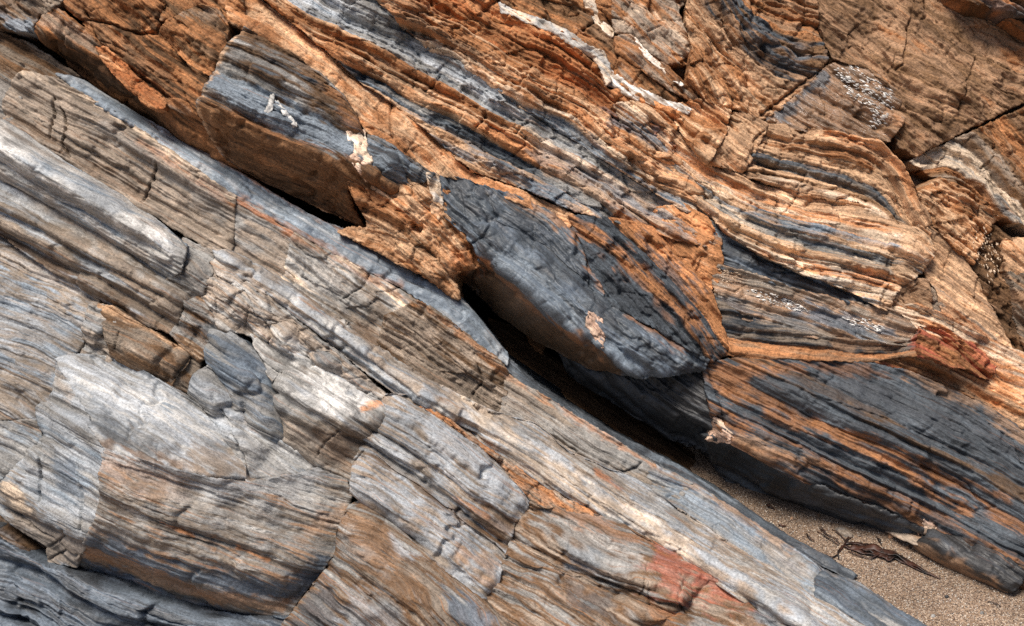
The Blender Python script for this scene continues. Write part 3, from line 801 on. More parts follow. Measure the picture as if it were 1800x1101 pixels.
rock('rock_block', 'silvery rounded bed over a brown laminated face left of the long joint', LOW, ang=33, mat=M_SLATE, wall=130,
     outline=[(440,590,4),(480,610,4),(530,625,4),(600,668,4),(660,712,4),(690,712,2),(680,735,6),(650,775,0),(636,800,-2),(622,852,-14),(560,826,-6),(500,776,-2),(496,730,4),(488,680,4),(466,632,4)],
     creases=[[(490,690,22),(540,708,28),(600,726,28),(670,736,18)]],
     cols=('SIL','PAL','GRY','TAN'), streak=(150,8), rough=4, terr=4, tthick=12, soft=6,
     paint=[('P',[(500,722),(560,735),(640,742),(690,720),(640,800),(612,845),(540,815),(495,780)],'KHK',9,.85),('P',[(520,650),(580,660),(650,710),(600,720),(540,690)],'WHT',12,.5),('P',[(560,625),(650,690),(680,712),(640,700),(580,660)],'BLD',8,.7),('L',[(640,720),(690,715)],'ORG',5,.8,8),('P',[(570,750),(640,760),(612,830),(560,790)],'BRN',10,.5)],
     marks=[('C',[(600,755),(575,775),(560,800)],1.3,7),('S',[(500,735),(580,760),(650,770)],-5,10)])
rock('rock_block', 'blue-grey tongue of rock wedged between the boulder crest and the dark slate block', LOW, ang=45, mat=M_SLATE, wall=120,
     outline=[(346,660,2),(372,642,4),(400,690,6),(430,742,6),(470,764,4),(500,776,0),(560,822,-6),(520,832,-4),(440,842,2),(410,800,4),(384,756,2),(352,712,0),(335,690,-2)],
     creases=[[(358,672,12),(395,730,16),(430,790,14)]],
     cols=('BLG','SIL','GRY','BLG'), streak=(110,7), rough=4, terr=3, rust=.2, paint=[('P',[(420,770),(520,790),(560,822),(440,845)],'PAL',10,.7),('L',[(400,690),(450,760)],'SBR',5,.5,7)],
     marks=[('C',[(372,690),(400,740),(430,800),(440,838)],1.7,9)])

# --- the big boulder, bottom left
bo = thing('boulder', 'big banded boulder with a silver-blue crest at the lower left', 'rock', LOW)
R1 = [(106,638,10),(130,690,60),(155,735,108),(180,790,138)]              # ridge between crest and flank
R2 = [(180,790,138),(184,850,128),(172,910,108),(152,945,84),(140,992,-30)]   # ridge between flank and face
R3 = [(180,790,138),(240,806,138),(310,824,122),(380,842,94),(442,850,58)]     # ridge between crest and face
kb = dict(parent=bo, wall=150, margin=15, cs=1.0, edge=(4,2), grow=3.5, bulge=7, jag=1.5)
make_rock('crest', ang=31, mat=M_SMOOTH, **kb, soft=7,
     outline=[(106,632,-4),(130,624,-8),(180,626,-4),(250,650,4),(320,694,8),(352,714,6),(384,758,6),(412,802,4),(442,842,14)] + R3[::-1] + R1[::-1][1:],
     pts=[(200,690,56),(280,740,66),(350,790,58)], cols=('SIL','GRY','SIL','PAL','BLG'), streak=(150,12), rough=5, terr=3.2, tthick=18, lam=1.0, rust=.15, hair=3,
     paint=[('L',[(180,785),(240,800),(310,818),(380,836),(440,845)],'TAN',13,.6,20),('P',[(112,670),(160,700),(260,775),(330,815),(200,800),(150,740)],'SLB',9,.55),('L',[(180,785),(260,806),(380,838)],'BRN',7,.6,10),('P',[(330,790),(400,800),(450,842),(445,858),(340,840)],'TAN',16,.75)],
     marks=[('C',[(240,700),(320,760),(370,800)],1.4,5),('S',[(150,690),(240,750),(330,795)],-7,16),('C',[(276,790),(278,830)],1.3,5)])
make_rock('flank', ang=35, mat=M_SLATE, **kb, soft=5,
     outline=[(106,632,-4)] + R1[1:] + R2[1:] + [(90,986,-40),(84,958,-20),(30,925,-20),(-10,885,-24),(2,845,-20),(60,790,-20),(76,765,-16),(66,718,-12),(96,690,-6)],
     creases=[[(14,868,14),(50,812,40),(78,778,30)],[(50,812,40),(72,850,30),(70,892,20)],[(92,786,40),(138,826,78),(146,930,78)],[(40,905,6),(70,892,20),(110,925,60),(146,940,84)]],
     cols=('BLG','SIL','GRY','BLG'), streak=(90,9), rough=4, terr=2.5, lam=1.0, rust=.1,
     paint=[('P',[(100,800),(142,812),(148,880),(100,870)],'BLD',8,.8),('P',[(-10,850),(30,838),(62,890),(160,962),(150,1000),(90,990),(30,925)],'KHK',8,.85),('P',[(4,846),(26,842),(58,896),(36,902)],'CRM',5,.7),('L',[(100,645),(125,700)],'TAN',6,.5,10)],
     marks=[('C',[(74,772),(72,830),(70,888)],1.7,9),('C',[(140,822),(146,890),(142,938)],1.7,9),('C',[(88,962),(110,945),(112,930)],1.8,12),('C',[(90,982),(120,965),(142,972)],1.8,11),('C',[(10,890),(70,932),(140,975)],1.7,8)])
make_rock('face', mat=M_SLATE, **kb, soft=7, guide=[(-50,800),(100,860),(200,905),(320,955),(450,1000),(560,1030),(700,1060)],
     outline=R3 + [(520,834,10),(560,822,0),(612,842,-6),(618,870,-6),(606,900,-4),(596,960,-10),(560,1010,-22),(540,1034,-34),(508,1076,-60),(440,1080,-80),(360,1072,-84),(280,1054,-84),(200,1016,-76)] + R2[::-1][:-1],
     creases=[[(172,910,108),(260,945,100),(360,980,84),(470,1010,42),(565,1000,-16)],[(190,980,20),(280,1012,14),(380,1040,0),(480,1052,-26)]],
     cols=('TAN','PAL','KHK','GRY','SBR','TAN'), streak=(170,8), rough=5, terr=2.5, tthick=15, lam=1.3, rust=.45,
     paint=[('P',[(150,935),(210,948),(300,985),(400,1005),(500,1025),(590,960),(560,1030),(520,1052),(420,1036),(300,1018),(200,985),(150,965)],'BLD',8,.95),
            ('P',[(150,958),(240,985),(340,1020),(440,1042),(520,1050),(500,1070),(420,1060),(320,1046),(220,1010),(150,990)],'SBR',6,.85),
            ('P',[(150,985),(230,1015),(330,1052),(440,1070),(400,1090),(280,1062),(160,1010)],'BLD',6,.9),
            ('L',[(182,795),(240,810),(310,828),(380,846),(440,855),(540,850)],'SIL',18,.6,50),('P',[(190,800),(300,835),(340,860),(300,880),(200,850)],'SBR',14,.5),('P',[(440,845),(560,850),(600,880),(560,900),(450,880)],'PAL',14,.5),('P',[(300,850),(420,880),(520,930),(420,930),(320,890)],'PAL',16,.35),
            ('L',[(285,915),(320,932),(340,942)],'ORG',3,.9,4),('L',[(420,962),(470,985)],'ORG',3,.9,4),('L',[(540,935),(598,905)],'SBR',8,.5,30)],
     marks=[('S',[(200,812),(280,836),(360,860),(430,885)],-7,13),('C',[(280,870),(420,920),(560,965)],1.4,5),('C',[(240,900),(380,950),(500,985)],1.3,5),('C',[(440,850),(520,890),(600,915)],1.4,6)])
rock('rock_block', 'blue-grey speckled patch of rock at the left edge above the boulder', LOW, ang=25, mat=M_SLATE, wall=110,
     outline=[(-110,735,0),(0,742,-2),(62,738,-4),(74,768,-8),(58,794,-12),(4,842,-16),(-110,860,-10)], cols=('BLG','GRY','BLG'), streak=(60,20), rough=4, terr=2, paint=[('P',[(-10,735),(70,738),(70,770),(40,745)],'KHK',8,.7)])
rock('rock_slab', 'dark blue slate with swirling grain in the bottom left corner', LOW, mat=M_SMOOTH, wall=120,
     guide=[(-120,985),(0,995),(80,1030),(150,1075),(240,1110),(330,1150),(420,1170)],
     outline=[(-110,900,-25),(0,930,-30),(40,960,-34),(90,988,-36),(200,1018,-32),(282,1055,-30),(360,1074,-36),(440,1084,-36),(510,1084,-30),(560,1180,-10),(-110,1190,10)],
     cols=('SLB','BLD','SLT','BLG'), streak=(170,9), rough=6, terr=5, tthick=16, warp=12, rust=.12,
     marks=[('C',[(250,1062),(310,1090),(370,1120)],2,9),('S',[(0,1020),(80,1050),(180,1100)],5,15)])
rock('rock_block', 'small dark rolled rock under the boulder at the left edge', LOW, ang=25, mat=M_SMOOTH, wall=60, margin=9,
     outline=[(-60,925,-14),(5,932,-16),(30,948,-18),(52,972,-24),(20,978,-26),(-60,965,-20)], cols=('SLB','UMB','SLT'), rough=3, terr=2)

# --- bottom centre slabs
rock('rock_slab', 'weathered grey slab right of the long joint, ending in a broken notch', LOW, ang=38, mat=M_SLATE, wall=130,
     outline=[(684,692,-8),(722,696,-4),(762,732,6),(830,782,6),(880,828,6),(902,852,4),(930,878,0),(926,900,-6),(905,915,-10),(898,945,-16),(880,990,-18),(868,1030,-16),(852,1050,-10),(800,1012,-2),(752,968,2),(700,920,4),(646,886,6),(618,862,4),(626,806,2),(644,768,0),(666,735,0)],
     creases=[[(690,735,18),(760,775,24),(830,830,24),(895,885,12)],[(640,862,16),(700,905,20),(780,975,18),(850,1030,8)],[(660,790,2),(740,850,4),(820,920,2),(890,970,-10)]],
     cols=('GRY','TAN','SIL','KHK','GRY'), streak=(170,7), rough=5, terr=5, tthick=13, lam=1.6, soft=6, rust=.4,
     paint=[('P',[(720,722),(790,760),(860,815),(905,860),(860,850),(780,790)],'SIL',9,.7),('L',[(660,800),(740,860),(800,910),(890,960)],'BRN',8,.6,14),('P',[(820,880),(905,910),(895,950),(860,940)],'BRN',10,.7),('P',[(660,780),(720,810),(760,850),(700,830)],'PAL',10,.5),('P',[(800,960),(870,990),(860,1030),(810,990)],'SBR',9,.6),('L',[(800,870),(860,905)],'ORG',4,.5,5)],
     marks=[('C',[(650,790),(730,855),(780,895),(800,915),(900,985)],1.9,13),('G',[(785,893),(792,899)],5,-16),('S',[(690,760),(780,820),(880,900)],-6,9),('C',[(800,905),(840,940),(890,975)],2.2,10)])
rock('rock_slab', 'brown and silver streaked slab in the bottom centre below a long diagonal seam', LOW, ang=39, mat=M_SLATE, wall=120,
     outline=[(612,892,-2),(636,878,2),(700,925,4),(752,972,4),(800,1016,4),(850,1056,4),(900,1098,6),(1000,1190,6),(470,1200,-8),(500,1096,-14),(545,1040,-12),(592,975,-8),(600,930,-4)],
     pts=[(640,960,20),(700,1040,22),(600,1050,12)],
     cols=('TAN','KHK','BRN','GRY','PAL'), streak=(200,7), rough=4, terr=5, tthick=14, lam=1.6, rust=.5,
     paint=[('P',[(540,1050),(600,1010),(600,1101),(510,1120)],'SLB',14,.7),('P',[(620,1040),(680,1060),(720,1130),(600,1130)],'SIL',18,.5),('P',[(600,900),(680,950),(720,1010),(640,980)],'SBR',14,.5),('P',[(780,1040),(840,1070),(890,1110),(830,1110),(790,1070)],'BLD',8,.85),('L',[(690,950),(720,985)],'SIL',6,.7,14)],
     marks=[('C',[(640,920),(720,985),(770,1030)],1.5,6),('S',[(620,940),(700,1010),(800,1090)],6,12)])
rock('rock_ledge', 'orange-brown weathered strip beside the white-streaked bed', LOW, ang=38, mat=M_SAND, wall=90, margin=9,
     outline=[(722,710,4),(760,714,6),(800,742,8),(880,802,8),(950,850,8),(1030,892,8),(1060,912,4),(1010,905,2),(965,895,0),(930,880,-4),(902,852,0),(860,808,0),(800,758,0),(760,732,0)],
     cols=('OBR','ORG','TAN','BRN'), streak=(110,7), rough=6, chip=7, chsize=36, terr=4, tthick=9,
     paint=[('P',[(900,840),(980,870),(1050,905),(980,895)],'ORG',8,.6),('L',[(740,716),(800,752)],'RST',5,.6,6)])
rock('rock_slab', 'brown slab with two brick-red stains and a white scar at the bottom', LOW, ang=30, mat=M_SLATE, wall=130,
     guide=[(860,880),(960,930),(1060,985),(1180,1030),(1300,1070),(1420,1130)],
     outline=[(908,916,-8),(932,882,-2),(970,892,2),(1060,908,4),(1150,956,4),(1250,1014,4),(1330,1074,4),(1440,1130,4),(1420,1200,4),(960,1200,-4),(892,1096,-10),(850,1054,-12),(872,1025,-12),(900,945,-12)],
     pts=[(1000,960,18),(1100,1010,24),(1200,1060,24),(960,1040,8),(1080,1080,14)], creases=[[(900,1030,-2),(980,1000,0),(1060,1040,2),(1180,1080,6)]],
     cols=('KHK','TAN','BRN','GRY','KHK'), streak=(150,9), rough=6, terr=4, tthick=17, chip=5, chsize=70, rust=.5,
     paint=[('P',[(975,925),(1000,905),(1060,935),(1130,985),(1125,1005),(1060,1000),(1000,965)],'PAL',16,.65),('P',[(1000,960),(1060,985),(1050,1010),(1000,990)],'BLG',9,.5),
            ('P',[(1152,948),(1180,952),(1215,985),(1228,1010),(1190,1060),(1160,1040),(1140,1000)],'RED',18,.6),('P',[(1222,985),(1262,985),(1320,1025),(1336,1050),(1320,1075),(1250,1062),(1215,1030)],'RED',16,.55),
            ('P',[(1130,1060),(1190,1075),(1180,1110),(1140,1100)],'OBR',9,.6),('P',[(960,900),(1040,910),(1140,960),(1080,950)],'OBR',9,.6),('P',[(1330,1060),(1380,1090),(1370,1110),(1330,1100)],'BLG',8,.6),('P',[(1010,1030),(1080,1060),(1060,1085),(1000,1060)],'SLB',12,.45)],
     marks=[('C',[(935,960),(1000,1000),(1090,1030),(1200,1070)],1.6,8),('C',[(1138,985),(1132,1030),(1122,1048)],1.6,10),('C',[(1204,1020),(1192,1052),(1206,1085)],1.6,9),('C',[(1380,1075),(1372,1101)],1.6,8),('C',[(870,980),(950,1020),(1030,1060)],1.5,7)])

# ================================================================ UPPER MASS
kU = dict(base='U')
# --- top left
rock('rock_slab', 'blue-grey and brown rock in the top left corner', UPP, ang=32, mat=M_SLATE, wall=70, **kU,
     outline=[(-120,-110,-20),(130,-110,-20),(118,8,0),(100,22,8),(76,30,10),(66,62,0),(40,58,-10),(-120,20,-20)], cols=('BLG','BRN','KHK','DBR'), rough=7, chip=8, chsize=50, terr=5,
     paint=[('P',[(15,30),(70,40),(66,80),(20,60)],'BLG',6,.8),('P',[(-10,-10),(60,-10),(20,30),(-10,40)],'DBR',8,.6)])
b = rock('rock_slab', 'long dark brown slab roofing the black cleft at the upper left', UPP, ang=35, mat=M_SAND, wall=160, **kU,
     outline=[(66,62,10),(70,45,22),(80,28,20),(106,20,10),(160,58,10),(200,100,8),(240,140,6),(290,185,6),(356,206,0),(384,262,-30),(470,330,-140),(400,305,-150),(300,248,-150),(200,172,-130),(120,112,-90)],
     creases=[[(70,48,10),(115,72,12),(172,102,10),(215,140,4),(270,190,-10),(340,240,-30)]],
     cols=('BRN','DBR','OBR','BRN'), streak=(140,10), rough=5, terr=3, rust=.3,
     paint=[('P',[(78,26),(108,20),(175,85),(170,100),(110,68),(75,45)],'TAN',7,.6)], marks=[('S',[(90,60),(170,110),(250,190)],-6,12)])
rock('rock_ledge', 'bright orange ledge slanting across the dark brown slab', UPP, ang=43, mat=M_SAND, wall=50, margin=8, edge=(6,6), **kU,
     outline=[(168,84,30),(190,86,30),(222,116,30),(256,152,28),(292,176,26),(286,192,30),(262,188,34),(236,164,36),(202,132,36),(180,106,34)], cols=('ORG','RST','ORG','CRO'), streak=(60,8), rough=5, chip=6, chsize=24, terr=2)
rock('rock_block', 'pale pinkish wedge of rock hanging in front of the brown slab', UPP, ang=30, mat=M_SAND, wall=50, margin=8, **kU,
     outline=[(290,174,26),(320,176,26),(358,196,18),(356,212,6),(330,204,10),(300,188,20)], cols=('SBR','OBR','TAN'), rough=4, terr=2)
rock('rock_block', 'dark brown wall with a jagged black crack at the top left', UPP, ang=36, mat=M_SAND, wall=110, **kU,
     outline=[(112,-110,-30),(330,-110,-30),(300,-40,-10),(288,30,-6),(284,62,-4),(330,118,6),(372,140,10),(356,186,14),(352,206,4),(300,178,4),(258,150,6),(222,114,8),(190,84,10),(160,52,6),(118,12,0)],
     cols=('BRN','DBR','OBR','UMB'), streak=(120,9), rough=8, chip=9, chsize=80, terr=4,
     paint=[('P',[(110,0),(170,20),(200,45),(150,45)],'OBR',10,.5),('L',[(130,10),(200,70),(290,140)],'SBR',8,.4,20)],
     marks=[('C',[(153,18),(158,38),(185,42),(200,46),(222,55),(245,60),(262,58),(280,62)],2.6,22),('C',[(280,62),(288,45),(292,0),(296,-40)],2.4,18),('S',[(160,42),(245,62),(285,66)],8,20),('C',[(165,45),(176,72),(178,90)],2,12)])
rock('boulder', 'rounded brown knob of rock beside the big protruding block', UPP, ang=60, mat=M_SAND, wall=90, **kU,
     outline=[(285,58,10),(318,28,14),(348,12,14),(390,20,10),(402,48,10),(400,84,14),(374,136,16),(350,128,16),(315,96,14)], pts=[(340,50,34),(370,80,34)],
     cols=('SBR','BRN','OBR','SBR'), streak=(40,7), rough=8, chip=7, chsize=34, terr=3, paint=[('P',[(320,22),(390,22),(400,40),(340,34)],'TAN',7,.5)])
rock('rock_block', 'brown ledge rock above the rounded knob at the top', UPP, ang=35, mat=M_SAND, wall=90, **kU,
     outline=[(298,-110,-30),(440,-110,-30),(430,-10,-6),(432,30,0),(402,46,4),(390,22,6),(346,10,6),(316,30,0),(288,40,-6)], cols=('SBR','OBR','BRN','CRO'), rough=7, chip=7, chsize=50, terr=3)

# --- the big protruding block
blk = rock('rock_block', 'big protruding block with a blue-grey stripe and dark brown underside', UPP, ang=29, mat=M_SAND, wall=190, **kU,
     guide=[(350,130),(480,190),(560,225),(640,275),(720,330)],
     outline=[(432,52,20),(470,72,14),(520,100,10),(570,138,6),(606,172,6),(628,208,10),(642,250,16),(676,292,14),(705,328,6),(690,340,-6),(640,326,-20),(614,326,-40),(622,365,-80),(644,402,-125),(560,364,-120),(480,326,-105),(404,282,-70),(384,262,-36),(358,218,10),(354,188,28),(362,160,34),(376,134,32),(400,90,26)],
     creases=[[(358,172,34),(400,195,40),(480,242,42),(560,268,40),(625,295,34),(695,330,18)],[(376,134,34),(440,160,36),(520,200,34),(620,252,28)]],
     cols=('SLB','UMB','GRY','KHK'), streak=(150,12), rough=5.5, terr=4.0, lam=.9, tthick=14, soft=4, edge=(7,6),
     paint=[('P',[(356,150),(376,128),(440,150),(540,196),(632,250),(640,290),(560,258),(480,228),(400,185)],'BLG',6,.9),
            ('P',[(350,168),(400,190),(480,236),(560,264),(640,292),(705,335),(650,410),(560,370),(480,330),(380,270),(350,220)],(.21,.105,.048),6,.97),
            ('P',[(370,190),(460,250),(560,300),(620,340),(560,350),(440,290),(380,250)],'BRN',20,.4),
            ('L',[(432,55),(400,92),(376,136),(356,180),(358,220),(388,266)],'CRO',3,.7,5),('L',[(440,62),(530,110),(615,190)],'BRN',9,.7,22),('P',[(580,150),(640,220),(640,250),(600,215)],'OBR',9,.6),('L',[(380,225),(480,282),(600,345)],'OBR',6,.55,6),('L',[(390,252),(500,318),(610,374)],'DBR',6,.6,9),('L',[(420,236),(520,286),(600,318)],'DBR',5,.5,6),('L',[(360,160),(400,180)],'TAN',4,.7,8),('L',[(400,195),(480,238),(560,262),(640,292)],'OBR',4,.5,5)],
     marks=[('C',[(480,170),(470,190)],1.2,4),('S',[(380,165),(470,208),(560,242),(630,282)],-5,9),('S',[(440,95),(520,140),(610,205)],5,12),('C',[(385,230),(470,285),(560,330)],1.4,5),('S',[(372,140),(470,180),(600,240)],4,8)])
def vein(parent, outline, cols=('WHT','CRM','PNK'), lift=1.0, **kw):
    d = dict(base='U', ang=60, mat=M_QUARTZ, wall=24, margin=6, edge=(4,4), soft=2, bulge=0, cs=1, rough=3, terr=0, lam=.3, chip=5, chsize=15, rust=0, jag=2.5, streak=(30,14))
    d.update(kw)
    d['rel'] = lambda x, y: surf_h(x, y, 2)
    outline = [(p[0], p[1], lift) for p in outline]
    cx = sum(p[0] for p in outline) / len(outline); cy = sum(p[1] for p in outline) / len(outline)
    ip = [(cx + (p[0] - cx) * k, cy + (p[1] - cy) * k, lift + 1) for p in outline[::2] for k in (0.35, 0.7)]
    ip = [p for p in ip if inside(np.array([p[0]]), np.array([p[1]]), outline)[0]]
    return make_rock('quartz_vein', outline=outline, pts=ip, cols=cols, parent=parent, surf=False, **d)
VEINS = []
VEINS.append(lambda: vein(blk, [(612,232,30),(640,230,22),(653,284,30),(648,318,30),(632,300,36),(616,284,40)], cols=('WHT','CRM','PNK','CRO')))
VEINS.append(lambda: vein(blk, [(476,168,38),(480,168,38),(478,190,42),(470,198,44),(466,196,44),(473,186,42)], cols=('PAL','WHT'), jag=1))
VEINS.append(lambda: vein(blk, [(484,178,40),(488,178,40),(506,202,42),(520,220,42),(516,222,44),(502,206,44)], cols=('PAL','WHT'), jag=1))

# --- orange band above the block and its slate wedges
rock('rock_ledge', 'smooth orange bed draped over the big protruding block', UPP, ang=36, mat=M_SAND, wall=100, **kU,
     guide=[(400,0),(470,35),(560,95),(640,165),(720,220),(800,290),(900,340)],
     outline=[(395,-20,-10),(440,-10,-14),(500,30,-14),(560,78,-14),(620,132,-14),(650,158,-12),(700,190,-12),(742,224,-10),(792,272,-6),(830,306,-4),(900,330,-4),(1010,380,0),(1000,400,2),(900,352,10),(806,316,14),(766,306,16),(720,280,18),(690,256,22),(650,236,18),(632,212,20),(606,170,14),(570,136,10),(520,98,12),(470,70,16),(430,52,20),(404,40,10)],
     cols=('ORG','CRO','ORG','OBR'), streak=(120,14), rough=6, chip=6, chsize=60, terr=2, lam=.7, hair=2.5,
     paint=[('P',[(460,25),(560,85),(640,160),(600,150),(520,95)],'CRO',10,.6),('P',[(640,170),(700,180),(700,230),(660,235)],'OBR',10,.6),('L',[(640,155),(700,185),(760,235)],'CRM',4,.6,5),('P',[(790,290),(900,335),(1000,390),(900,345)],'ORG',8,.7)],
     marks=[('C',[(688,178),(686,210),(690,250)],1.6,9),('S',[(700,210),(770,265),(850,315)],-6,10),('C',[(640,225),(680,235),(755,285)],1.5,7)])
rock('rock_block', 'slate wedge with an orange crust between the two quartz patches', UPP, ang=36, mat=M_SLATE, wall=110, **kU,
     outline=[(648,238,26),(690,258,28),(722,282,26),(764,308,22),(748,322,12),(720,326,10),(700,332,4),(672,312,34),(650,290,40)], pts=[(690,285,44)],
     cols=('SLB','BLG','SLT','SLB'), rough=4, chip=6, chsize=40, terr=2, paint=[('L',[(650,240),(700,262),(760,306)],'KHK',5,.5,9),('P',[(655,285),(700,325),(720,322),(680,285)],'BLG',6,.5)], marks=[('C',[(690,260),(700,285),(720,320)],1.6,9)])
# --- orange pillar across the cleft
pil = rock('rock_ledge', 'smooth orange rock bridging the cleft with small hollows', UPP, ang=34, mat=M_SAND, wall=170, **kU,
     guide=[(600,320),(680,345),(740,395),(790,440),(850,520)],
     outline=[(612,318,0),(660,314,2),(730,314,2),(775,320,0),(800,350,-6),(835,400,-10),(866,436,-14),(862,460,-18),(828,474,-34),(790,484,-36),(804,504,-38),(808,526,-40),(792,522,-32),(764,497,-20),(700,462,-16),(640,430,-16),(596,408,-22),(618,402,-30),(648,402,-26),(640,376,-16),(622,345,-8)],
     pts=[(690,375,20),(740,430,6),(775,460,2),(690,420,-6)], cols=('ORG','OBR','CRO','ORG'), streak=(110,16), rough=6, chip=10, chsize=44, terr=2.2, soft=3.5, rust=.1, lam=.7, hair=2.5,
     paint=[('P',[(790,440),(850,450),(800,480),(785,465)],'RST',8,.6),('P',[(620,405),(700,420),(760,470),(700,450)],'CRO',12,.5)],
     marks=[('G',[(722,398),(742,404)],9,-42),('C',[(740,432),(770,455),(785,478)],1.8,10),('G',[(752,436),(770,452)],10,-10),('S',[(625,345),(690,375),(760,400)],7,12),('S',[(660,405),(720,425),(780,470)],-7,12),('C',[(632,330),(660,360),(720,375)],1.8,8)])
# --- slate overhang
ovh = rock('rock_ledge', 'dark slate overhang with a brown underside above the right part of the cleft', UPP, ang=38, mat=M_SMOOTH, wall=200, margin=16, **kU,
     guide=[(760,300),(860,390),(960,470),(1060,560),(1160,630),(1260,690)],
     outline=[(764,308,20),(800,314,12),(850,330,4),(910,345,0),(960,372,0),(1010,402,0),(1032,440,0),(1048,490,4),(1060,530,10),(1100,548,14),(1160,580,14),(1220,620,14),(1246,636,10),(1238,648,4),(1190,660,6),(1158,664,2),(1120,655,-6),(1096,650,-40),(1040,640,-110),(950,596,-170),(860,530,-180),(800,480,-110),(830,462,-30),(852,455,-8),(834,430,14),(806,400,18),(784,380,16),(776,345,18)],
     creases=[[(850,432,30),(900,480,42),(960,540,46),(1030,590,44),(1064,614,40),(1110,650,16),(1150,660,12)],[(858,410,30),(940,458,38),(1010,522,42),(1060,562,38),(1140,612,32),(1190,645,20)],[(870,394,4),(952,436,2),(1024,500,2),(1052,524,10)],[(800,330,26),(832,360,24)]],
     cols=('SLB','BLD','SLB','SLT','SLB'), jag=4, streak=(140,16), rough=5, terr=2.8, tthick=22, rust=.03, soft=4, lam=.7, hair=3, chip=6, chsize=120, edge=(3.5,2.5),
     paint=[('P',[(835,425),(900,445),(980,520),(1050,585),(1100,640),(1160,665),(1060,612),(960,545),(880,480)],'BLG',14,.45),  # blue-grey puts skylight into the colour of the lower face
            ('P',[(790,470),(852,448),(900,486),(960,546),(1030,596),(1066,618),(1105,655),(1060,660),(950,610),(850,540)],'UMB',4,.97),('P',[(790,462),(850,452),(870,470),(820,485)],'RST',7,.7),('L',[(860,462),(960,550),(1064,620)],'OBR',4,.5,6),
            ('P',[(865,395),(940,440),(1020,510),(1050,540),(1030,440),(1000,400),(900,350)],'SLT',12,.6),('L',[(900,345),(970,380),(1020,420)],'OBR',8,.7,14),('L',[(1030,440),(1050,500),(1110,555),(1200,615)],'OBR',8,.6,12),('P',[(860,340),(950,360),(1010,410),(930,380)],'KHK',10,.35)],  # dark slate area puts shade into the receding upper face
     marks=[('C',[(828,432),(850,418),(860,402),(850,375),(838,360)],1.9,10),('S',[(860,405),(940,450),(1000,520),(1040,560)],9,18),('C',[(1032,440),(1035,500),(1045,540)],2,12),('S',[(900,360),(980,420),(1030,500)],8,16),('C',[(860,430),(872,450),(880,468)],1,4),('S',[(1040,520),(1100,560),(1180,620)],7,14),('S',[(1070,590),(1140,630),(1200,655)],5,10),('C',[(1070,560),(1120,600),(1190,640)],1.4,6)])
VEINS.append(lambda: vein(ovh, [(750,306,40),(768,306,34),(777,345,36),(773,386,36),(760,376,34),(757,335,40)], cols=('WHT','CRM','CRO','RST')))
VEINS.append(lambda: vein(ovh, [(1034,550,46),(1058,562,40),(1063,594,46),(1060,612,46),(1046,598,54),(1030,574,54)], cols=('CRM','PNK','WHT')))

# --- bedded orange and blue-grey rocks, top centre
GC = [(380,-90),(600,40),(740,112),(820,150),(915,205),(1010,262),(1100,320),(1250,405),(1400,450),(1560,500)]
rock('bedded_rock', 'stack of orange blocks between blue-grey beds along the top centre', UPP, mat=M_SAND, wall=110, guide=GC, **kU,
     outline=[(430,-110,-30),(560,-110,-40),(640,-20,-30),(700,40,-26),(760,88,-24),(830,124,-22),(915,186,-20),(1000,240,-16),(1090,300,-14),(1200,365,-10),(1270,400,-8),(1262,440,-6),(1180,420,0),(1080,390,2),(1010,372,0),(900,322,-2),(830,300,-4),(792,268,-4),(742,222,-8),(700,188,-10),(640,150,-12),(600,112,-12),(540,62,-12),(490,20,-12),(440,-20,-14)],
     beds=[(-200,('BLG','GRY','SIL','BLG'),2),(14,('ORG','OBR','CRO','ORG'),12),(44,('OBR','ORG','CRO','SBR'),8),(66,('BLG','SLB','GRY','BLG'),-6),(82,('OBR','CRO','BLG','SBR'),2)],
     streak=(110,9), rough=7, chip=9, chsize=52, terr=4, tthick=13, warp=9, rust=.25,
     paint=[('P',[(940,215),(1100,310),(1270,400),(1260,440),(1100,390),(1000,350),(930,290)],'GRY',16,.6),('P',[(960,260),(1090,330),(1200,400),(1100,380)],'BLG',12,.6),('P',[(870,300),(960,330),(1050,380),(1000,380)],'BLD',9,.5),('L',[(930,240),(1050,305),(1200,385)],'CRM',6,.7,7),('L',[(960,300),(1060,350),(1160,400)],'CRO',6,.6,7)],
     marks=[('C',[(775,132),(765,152),(745,164)],2.6,18),('C',[(858,192),(850,215),(835,232)],2.6,16),('C',[(928,218),(905,240),(885,235)],2.4,14),('C',[(730,108),(735,135),(725,160)],2,9),('C',[(925,240),(920,262),(900,275)],2.2,12)])
